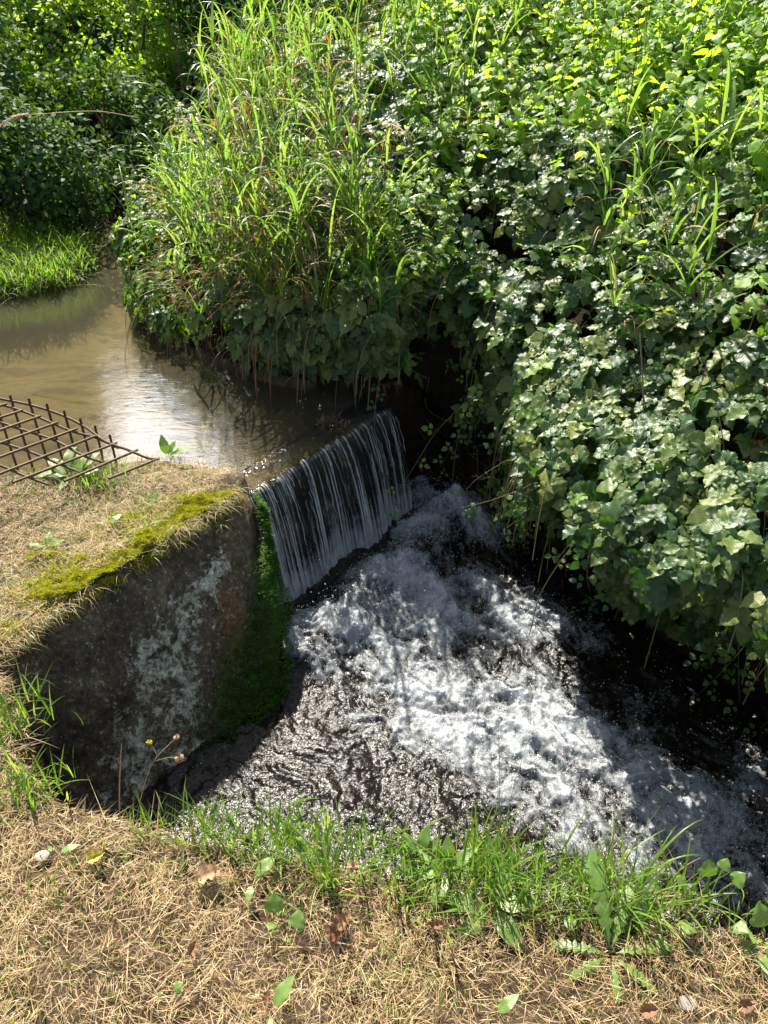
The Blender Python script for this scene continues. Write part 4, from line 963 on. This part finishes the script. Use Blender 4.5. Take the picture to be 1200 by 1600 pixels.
shoot('long bramble shoot hanging over the pool at the right frame side', [W(1100, 560, Y=2.15), W(1130, 690, Y=2.05), W(1136, 850, Y=2.0), W(1138, 940, Y=2.0), W(1162, 1005, Y=2.0)], 8, sc=.04)
shoot('bramble cane curving down from the bulge above the white foam', [W(1000, 520, Y=2.5), W(1005, 650, Y=2.35), W(990, 780, Y=2.3), W(1000, 900, Y=2.3), W(1026, 1005, Y=2.3)], 5, .0026, .045)
shoot('slim leafy bramble shoot left of the curving cane', [W(930, 640, Y=2.5), W(938, 760, Y=2.42), W(945, 840, Y=2.4), W(938, 905, Y=2.4)], 6, sc=.04)
shoot('leafy bramble shoot at the lower left of the bulge', [W(850, 640, Y=2.75), W(870, 750, Y=2.6), W(880, 830, Y=2.6), W(884, 900, Y=2.6)], 7, sc=.042)
shoot('bramble runner arching left from the dark recess to the weir', [W(850, 585, Y=3.2), W(760, 610, Y=3.05), W(690, 665, Y=2.95), W(640, 740, Y=2.85), W(600, 800, Y=2.8)], 7, .0016, .042, mat='bramble_young')
shoot('bramble shoot with few leaves leaning over the white water from the recess', [W(860, 690, Y=2.9), W(800, 715, Y=2.8), W(750, 745, Y=2.7), W(728, 765, Y=2.7)], 2, .0012, .045)
shoot('leftmost of three bare dark twigs hanging over the foam', [W(878, 905, Y=2.55), W(862, 950, Y=2.5), W(845, 990, Y=2.45), W(850, 1045, Y=2.4)], 0, .0016, bare=True, r=.05)
shoot('straight middle one of three bare dark twigs hanging over the foam', [W(878, 905, Y=2.52), W(880, 960, Y=2.45), W(884, 1046, Y=2.4)], 0, .0018, bare=True, r=.05)
shoot('rightmost of three bare dark twigs hanging over the foam', [W(880, 910, Y=2.55), W(888, 960, Y=2.5), W(906, 1010, Y=2.45)], 0, .0013, bare=True, r=.05)
shoot('thin bare twig hanging beside the crest of the foam', [W(745, 700, Y=3.0), W(752, 790, Y=2.85), W(778, 870, Y=2.7)], 0, .0010, bare=True, r=.3)
shoot('long pale bare cane slanting through the thicket at the upper right', [W(1010, 180, Y=3.9), W(1035, 240, Y=3.7), W(1000, 310, Y=3.5), W(1020, 390, Y=3.3), W(1045, 440, Y=3.2)], 4, .0022, .06, r=.7)
shoot('straight pale cane standing in front of the middle thicket', [W(950, 370, Y=3.3), W(962, 430, Y=3.1), W(968, 530, Y=2.9), W(975, 620, Y=2.8)], 3, .0020, .05, r=.5)
shoot('bramble shoot hanging at the right edge above the dark water', [W(1180, 700, Y=2.1), W(1195, 800, Y=2.0), W(1188, 900, Y=1.95), W(1196, 960, Y=1.95)], 7, sc=.05)
shoot('pale yellow bare stalk standing before the dark recess', [W(836, 530, Y=3.1), W(826, 480, Y=3.15), W(823, 436, Y=3.2)], 0, .0032, name='pale_stalk', bare=False, r=.2)
# dead brown roots and fibres under the bulge
t = thing('root_tangle', 'tangle of brown roots and dead canes under the bulging brambles', 'roots', W(850, 830, Y=2.75)); mb = MB()
for i in range(80):
    u = rng.uniform(640, 1200); Yb = np.interp(u, [640, 850, 1200], [3.35, 2.8, 2.15]) ; v0 = np.interp(u, [640, 850, 1200], [560, 760, 880]) + rng.normal(0, 40)
    a = W(u, v0, Y=Yb + rng.uniform(0, .12)); 
    tube(mb, curve([a, a + [rng.normal(0, .05), rng.normal(-.02, .03), -.15], a + [rng.normal(0, .09), rng.normal(-.03, .04), -rng.uniform(.12, .34)]], 5), rng.uniform(.0005, .0014), 4, rng.random() * .55)
mb.build('roots', M['stem'], t)

# ------------------------------------------------------------------ tall grass
def reed_clump(lab, n, x0, x1, d0, d1, hh, lean0, dry=.15, name='tall_grass'):
    p, d = far_sample(6000, d0, d1, x0, x1, 2.8, 6.5)
    i = rng.choice(len(p), min(n, len(p)), replace=False); p = p[i]; d = d[i]; n = len(p)
    z = ground(p[:, 0], p[:, 1]); c = np.array([p[:, 0].mean(), p[:, 1].mean(), z.min()])
    t = thing(name, lab, 'tall grass', c, 'tall grass on the far bank')
    st = MB(); lf = MB(); dr = MB(); B = []; AZ = []; DR = []; LL = []; TH = []
    for k in range(n):
        H = hh * rng.uniform(.6, 1.1) * (1 + .15 * min(d[k], 1.5)); az = rng.normal(-1.9, .9); ln = abs(rng.normal(lean0, .12)) + .22 * (1 - sstep(0, .5, d[k])); s = np.linspace(0, 1, 8)
        th = ln * (.3 + 1.2 * s ** 1.5); x = np.cumsum(np.sin(th)) * H / 8; zz = np.cumsum(np.cos(th)) * H / 8
        Pk = np.column_stack([p[k, 0] + math.cos(az) * x, p[k, 1] + math.sin(az) * x, z[k] + zz]); isd = rng.random() < dry
        tube(st, Pk, np.linspace(.0022, .0010, 8), 4, rng.uniform(.0, .5) if not isd else .9)
        m_ = int(rng.integers(6, 10))
        for q in range(m_):
            f = rng.uniform(.10, 1.0) * 7; a = int(min(6, f)); b = Pk[a] + (Pk[a + 1] - Pk[a]) * (f - a)
            B.append(b); AZ.append(rng.random() * 6.283 if rng.random() < .5 else rng.normal(-1.8, .9)); DR.append(isd or (f < 3.0 and rng.random() < .5)); LL.append(rng.uniform(.14, .40)); TH.append(rng.uniform(.15, .7))
    B = np.array(B); AZ = np.array(AZ); DR = np.array(DR); LL = np.array(LL); TH = np.array(TH)
    g = ~DR
    blades(lf, B[g], AZ[g], TH[g], rng.uniform(.5, 2.2, g.sum()), LL[g], rng.uniform(.008, .017, g.sum()), 8, fold=.10, tw=rng.normal(0, .6, g.sum()), p=1.8)
    st.build('stems', M['reed'], t); lf.build('leaves', M['reed'], t)
    if DR.any():
        blades(dr, B[DR], AZ[DR], TH[DR] + .3, rng.uniform(1.2, 2.6, DR.sum()), LL[DR] * .9, rng.uniform(.003, .008, DR.sum()), 8, tw=rng.normal(0, 1.0, DR.sum()))
        dr.build('dry_leaves', M['reed_dry'], t)
reed_clump('tall grass leaning over the upper water left of the weir', 120, -.85, .04, .0, .38, .80, .16, .34)
reed_clump('tall grass with orange dry blades in the middle of the bank', 90, -.85, -.1, .3, .95, .85, .18, .32)
reed_clump('highest tall grass at the top centre of the picture', 80, -.9, .45, .9, 2.2, .95, .15, .05)
reed_clump('tall grass at the top left beside the shaded trees', 48, -1.7, -.8, .8, 2.2, .6, .22, .08)
reed_clump('tall grass beside the bramble dip at the left end of the bank', 36, -1.30, -.85, .02, .4, .42, .30, .2)
reed_clump('sparse tall grass behind the brambles at the top right', 60, .6, 3.0, 1.6, 3.6, .75, .2, .05)
reed_clump('few single grass stems poking through the brambles at the right', 22, .9, 1.9, .1, .9, .7, .3, .1)
# hanging dry blades at the foot of the tall grass
t = thing('dry_grass_skirt', 'brown dead blades hanging to the water below the tall grass', 'dry grass', (-.45, 3.4, .1)); mb = MB(); k = 330
s = rng.uniform(fc_d[6] + .1, fc_d[9] + .15, k); p, o = fc_at(s); o = o * OUTS; zz = rng.uniform(-.0, .40, k)
b = np.column_stack([p - o * rng.uniform(-.02, .15, k)[:, None], zz]); blades(mb, b, np.arctan2(o[:, 1], o[:, 0]) + rng.normal(0, .6, k), rng.uniform(.6, 1.6, k), rng.uniform(1.0, 2.0, k), rng.uniform(.10, .26, k), rng.uniform(.002, .005, k), 7, tw=rng.normal(0, 1, k))
mb.build('blades', M['reed_dry'], t)

# nettles and bindweed in the sun at the top
def nettle(lab, n, x0, x1, d0, d1, hh, y1=9, sc0=.055, mat='nettle', name='nettle_patch', cat='nettles'):
    p, d = far_sample(9000, d0, d1, x0, x1, 1.2, y1); i = rng.choice(len(p), min(n, len(p)), replace=False); p = p[i]; d = d[i]
    z = veg_top(p[:, 0], p[:, 1], d) - hh * .5; c = np.array([p[:, 0].mean(), p[:, 1].mean(), z.min()])
    t = thing(name, lab, cat, c, 'sunlit herbs on the top of the far bank'); st = MB(); lf = MB()
    Pp = []; Dd = []; Ss = []
    for k in range(len(p)):
        H = hh * rng.uniform(.6, 1.2); a = rng.normal(0, .10, 2); n_ = 8; zs = np.linspace(0, 1, n_)
        Pk = np.column_stack([p[k, 0] + a[0] * zs, p[k, 1] + a[1] * zs - .05 * zs, z[k] + H * zs]); tube(st, Pk, .0018, 4, .2)
        for q in range(1, n_):
            for s_ in (0, 1):
                az = q * 1.57 + s_ * math.pi + rng.normal(0, .3); Pp.append(Pk[q]); Dd.append((math.cos(az), math.sin(az), -.25 + rng.normal(0, .2))); Ss.append(sc0 * (1.25 - .6 * q / n_) * rng.uniform(.8, 1.3))
    Pp = np.array(Pp); Dd = np.array(Dd); Nz = np.column_stack([rng.normal(0, .35, len(Pp)), rng.normal(-.15, .35, len(Pp)), np.ones(len(Pp))])
    lf.batch(T_NETT, frames(Dd, Nz, Ss), Pp + norm(Dd) * .012, rng.random(len(Pp)))
    st.build('stems', M['cane'], t); lf.build('leaves', M[mat], t)
nettle('bright yellow green nettles behind the brambles at the top centre right', 340, .1, 1.9, .9, 2.8, .42, sc0=.075)
nettle('sunlit nettles along the top right edge of the thicket', 290, 1.3, 3.8, 1.5, 3.6, .40, sc0=.075)
nettle('nettles mixed in the tall grass at the top left of the bank', 150, -1.7, -.5, 1.0, 2.8, .36, sc0=.05)
nettle('pale green nettles between the tall grass and the brambles', 40, -.15, .30, .10, .6, .38, sc0=.05)
nettle('bright low leaves right above the far end of the upper water', 70, -1.75, -1.1, .02, .6, .28, sc0=.04, name='herb_patch')
nettle('tall single nettle stems standing out of the right thicket', 10, .9, 1.7, .3, .9, .5, sc0=.06)

# tall dead stems, arching seed stalk
stalk('dead_stem', 'tall dark dead stem at the top left of the picture', 'stem', [W(290, 165, Y=4.6), W(276, 90, Y=4.6), W(262, 20, Y=4.6), W(252, -60, Y=4.6)], .0048, M['stem'], r=.08)
stalk('dead_stem', 'thinner dark dead stem right beside the tall one', 'stem', [W(286, 130, Y=4.7), W(277, 60, Y=4.7), W(272, -10, Y=4.7)], .003, M['stem'], r=.05)
t = stalk('seed_stalk', 'pale arching seed stalk reaching in from the left', 'stalk', [W(215, 184, Y=4.2), W(150, 174, Y=4.1), W(70, 178, Y=4.0), W(20, 184, Y=4.0), W(-30, 215, Y=4.0)], .0024, M['stem'], r=.9)
mb = MB(); Pc = curve([W(45, 178, Y=4.0), W(20, 184, Y=4.0), W(-30, 215, Y=4.0)], 20); k = 320; b = Pc[rng.integers(0, len(Pc), k)]
blades(mb, b, rng.normal(3.3, .7, k), rng.uniform(1.2, 2.3, k), .3, rng.uniform(.012, .03, k), .004, 2); mb.build('seed_head', M['dead'], t)
for (u, v, u2, v2, Yd, lab) in [(437, 0, 447, 160, 3.9, 'dark upright dead stem at the top between grass and nettles'), (718, 20, 726, 160, 4.2, 'thin brown stem standing in the sunlit nettles'), (1000, -10, 985, 150, 3.9, 'brown plume stalk at the top right')]:
    stalk('dead_stem', lab, 'stem', [W(u2, v2, Y=Yd), W((u + u2) / 2 + 3, (v + v2) / 2, Y=Yd), W(u, v, Y=Yd)], .0025, M['stem'], r=.15)

# ------------------------------------------------------------------ left bank: bright grass and herbs
def left_bank():
    t = thing('bank_grass', 'bright green grass spit at the left reaching into the upper water', 'grass', (-2.3, 4.8, -.05)); mb = MB()
    k = 9000; p = np.column_stack([rng.uniform(-3.6, -1.7, k), rng.uniform(4.3, 5.6, k)]); s_ = sdist(p[:, 0], p[:, 1], LEFTP); p = p[(s_ > -.06) & (s_ < .6)]; k = len(p)
    z = np.maximum(ground(p[:, 0], p[:, 1]), ZU - .02)
    blades(mb, np.column_stack([p, z]), rng.normal(-1.4, 1.2, k), rng.uniform(.1, .7, k), rng.uniform(.5, 1.8, k), rng.uniform(.10, .26, k), rng.uniform(.004, .008, k), 6, fold=.1); mb.build('blades', M['grass'], t)
    mb = MB(); k = 700; i = rng.integers(0, len(p), k); blades(mb, np.column_stack([p[i], z[i] + .02]), rng.normal(-1.4, 1.0, k), rng.uniform(.9, 1.5, k), rng.uniform(.3, 1, k), rng.uniform(.1, .25, k), .003, 5); mb.build('dry_blades', M['straw'], t)
left_bank()

def leaf_cloud(mb, cen, rad, k, size, seed, hollow=.45, thr=.42):
    d = norm(rng.normal(0, 1, (k, 3))); rr = (hollow + (1 - hollow) * rng.random(k) ** .5)
    lump = .72 + .56 * fbm(d[:, 0] * 2.6 + seed, d[:, 1] * 2.6 + d[:, 2] * 2.3, seed, 3)
    Pp = np.array(cen)[None] + d * rr[:, None] * lump[:, None] * np.array(rad)[None]
    m_ = fbm(Pp[:, 0] * 1.6 + Pp[:, 2] * 1.1, Pp[:, 1] * 1.6 - Pp[:, 2] * 1.7, seed + 3, 3); ok = m_ > thr
    Pp = Pp[ok]; d = d[ok]; k = len(Pp)
    n = d * .5 + np.array([0, 0, .9]) + rng.normal(0, .45, (k, 3)); dr = d * .6 + rng.normal(0, .7, (k, 3)) + np.array([0, 0, -.4])
    mb.batch(T_SIMP, frames(dr, n, size * rng.uniform(.6, 1.3, k)), Pp, rng.random(k))
def bush(lab, cen, rad, k, size, seed, mat='treeleaf', name='bush', cat='bush', group=None):
    c = np.array([cen[0], cen[1], float(ground(np.array([cen[0]]), np.array([cen[1]]))[0])])
    t = thing(name, lab, cat, c, group); mb = MB(); leaf_cloud(mb, cen, rad, k, size, seed); mb.build('crown', M[mat], t)
    mb = MB()
    for i in range(7):
        e = np.array(cen) + rng.normal(0, .35, 3) * rad; tube(mb, curve([c + rng.normal(0, .05, 3) * [1, 1, 0], c * .4 + e * .6 + rng.normal(0, .1, 3), e], 5), np.linspace(.025, .008, 11), 6)
    mb.build('stems', M['bark'], t)
bush('low shaded leafy bush on the left bank behind the bright grass', (-2.75, 5.7, .35), (.8, .6, .55), 13000, .045, 201)
bush('low dark bush where the stream disappears at the left', (-2.3, 6.6, .45), (.7, .6, .6), 10000, .045, 207)
bush('dark bush at the left edge above the grass spit', (-3.7, 6.6, .9), (1.0, .8, .9), 16000, .046, 212)
bush('olive bush with yellowed leaves behind the upper bend', (-2.6, 7.9, .9), (.9, .7, .6), 11000, .045, 218, 'nettle')
bush('deep green bush far behind at the top left', (-4.3, 9.0, 1.5), (1.6, 1.2, 1.5), 22000, .06, 224)
bush('bush catching sun at the top left behind the tall grass', (-2.4, 9.6, 1.4), (1.3, 1.0, 1.3), 16000, .06, 231)
bush('bush behind the tall grass at the top centre', (-.6, 8.4, 1.6), (1.5, 1.0, 1.0), 9000, .085, 237)
bush('bush behind the nettles at the top right', (2.2, 8.2, 1.8), (1.9, 1.0, 1.1), 11000, .085, 243)
bush('bush beyond the thicket at the far right', (5.0, 7.2, 1.9), (1.7, 1.2, 1.2), 8000, .085, 249)
def tree(lab, x, y, H, rad, k, seed, name='tree'):
    c = np.array([x, y, float(ground(np.array([x]), np.array([y]))[0])]); t = thing(name, lab, 'tree', c, 'trees behind the stream')
    mb = MB(); tube(mb, curve([c - [0, 0, .2], c + [.1, 0, H * .35], c + [-.05, .1, H * .7], c + [0, 0, H * .92]], 6), np.linspace(.16, .04, 19), 9)
    for i in range(9):
        z = rng.uniform(.3, .8) * H; a = rng.random() * 6.28; e = np.array([math.cos(a) * rad * .7, math.sin(a) * rad * .7, rng.uniform(.2, .9)]); b = c + [0, 0, z]
        tube(mb, curve([b, b + e * .5 + [0, 0, .1], b + e], 4), np.linspace(.05, .012, 9), 5)
    mb.build('trunk', M['bark'], t); mb = MB()
    for i in range(5):
        a = rng.random() * 6.28; r_ = rad * .45 * (i > 0); leaf_cloud(mb, c + [math.cos(a) * r_, math.sin(a) * r_, H * rng.uniform(.55, .8)], (rad * .75, rad * .75, H * .33), k // 5, .13, seed + i * 5, .3, .44)
    mb.build('crown', M['treeleaf'], t)
tree('tree shading the left background bushes', -7.3, 9.8, 8.5, 2.1, 24000, 301)
tree('small tree shading the stream bend', -5.0, 9.2, 5.2, 1.4, 16000, 291)
tree('tree between the shading tree and the far left one', -6.2, 11.8, 6.6, 2.0, 18000, 283)
tree('tree at the far left behind the pool', -8.2, 7.6, 7.5, 2.3, 20000, 331)
tree('tree standing far back at the left of the sky gap', -9.5, 14.0, 11.5, 3.0, 20000, 351)
tree('tree standing far back at the centre', 1.2, 12.5, 7.5, 3.0, 20000, 371)
tree('tree standing far back at the right', 6.0, 12.5, 6.5, 3.0, 18000, 391)
tree('low tree in the far gap', -4.2, 16.5, 5.6, 2.6, 14000, 411)
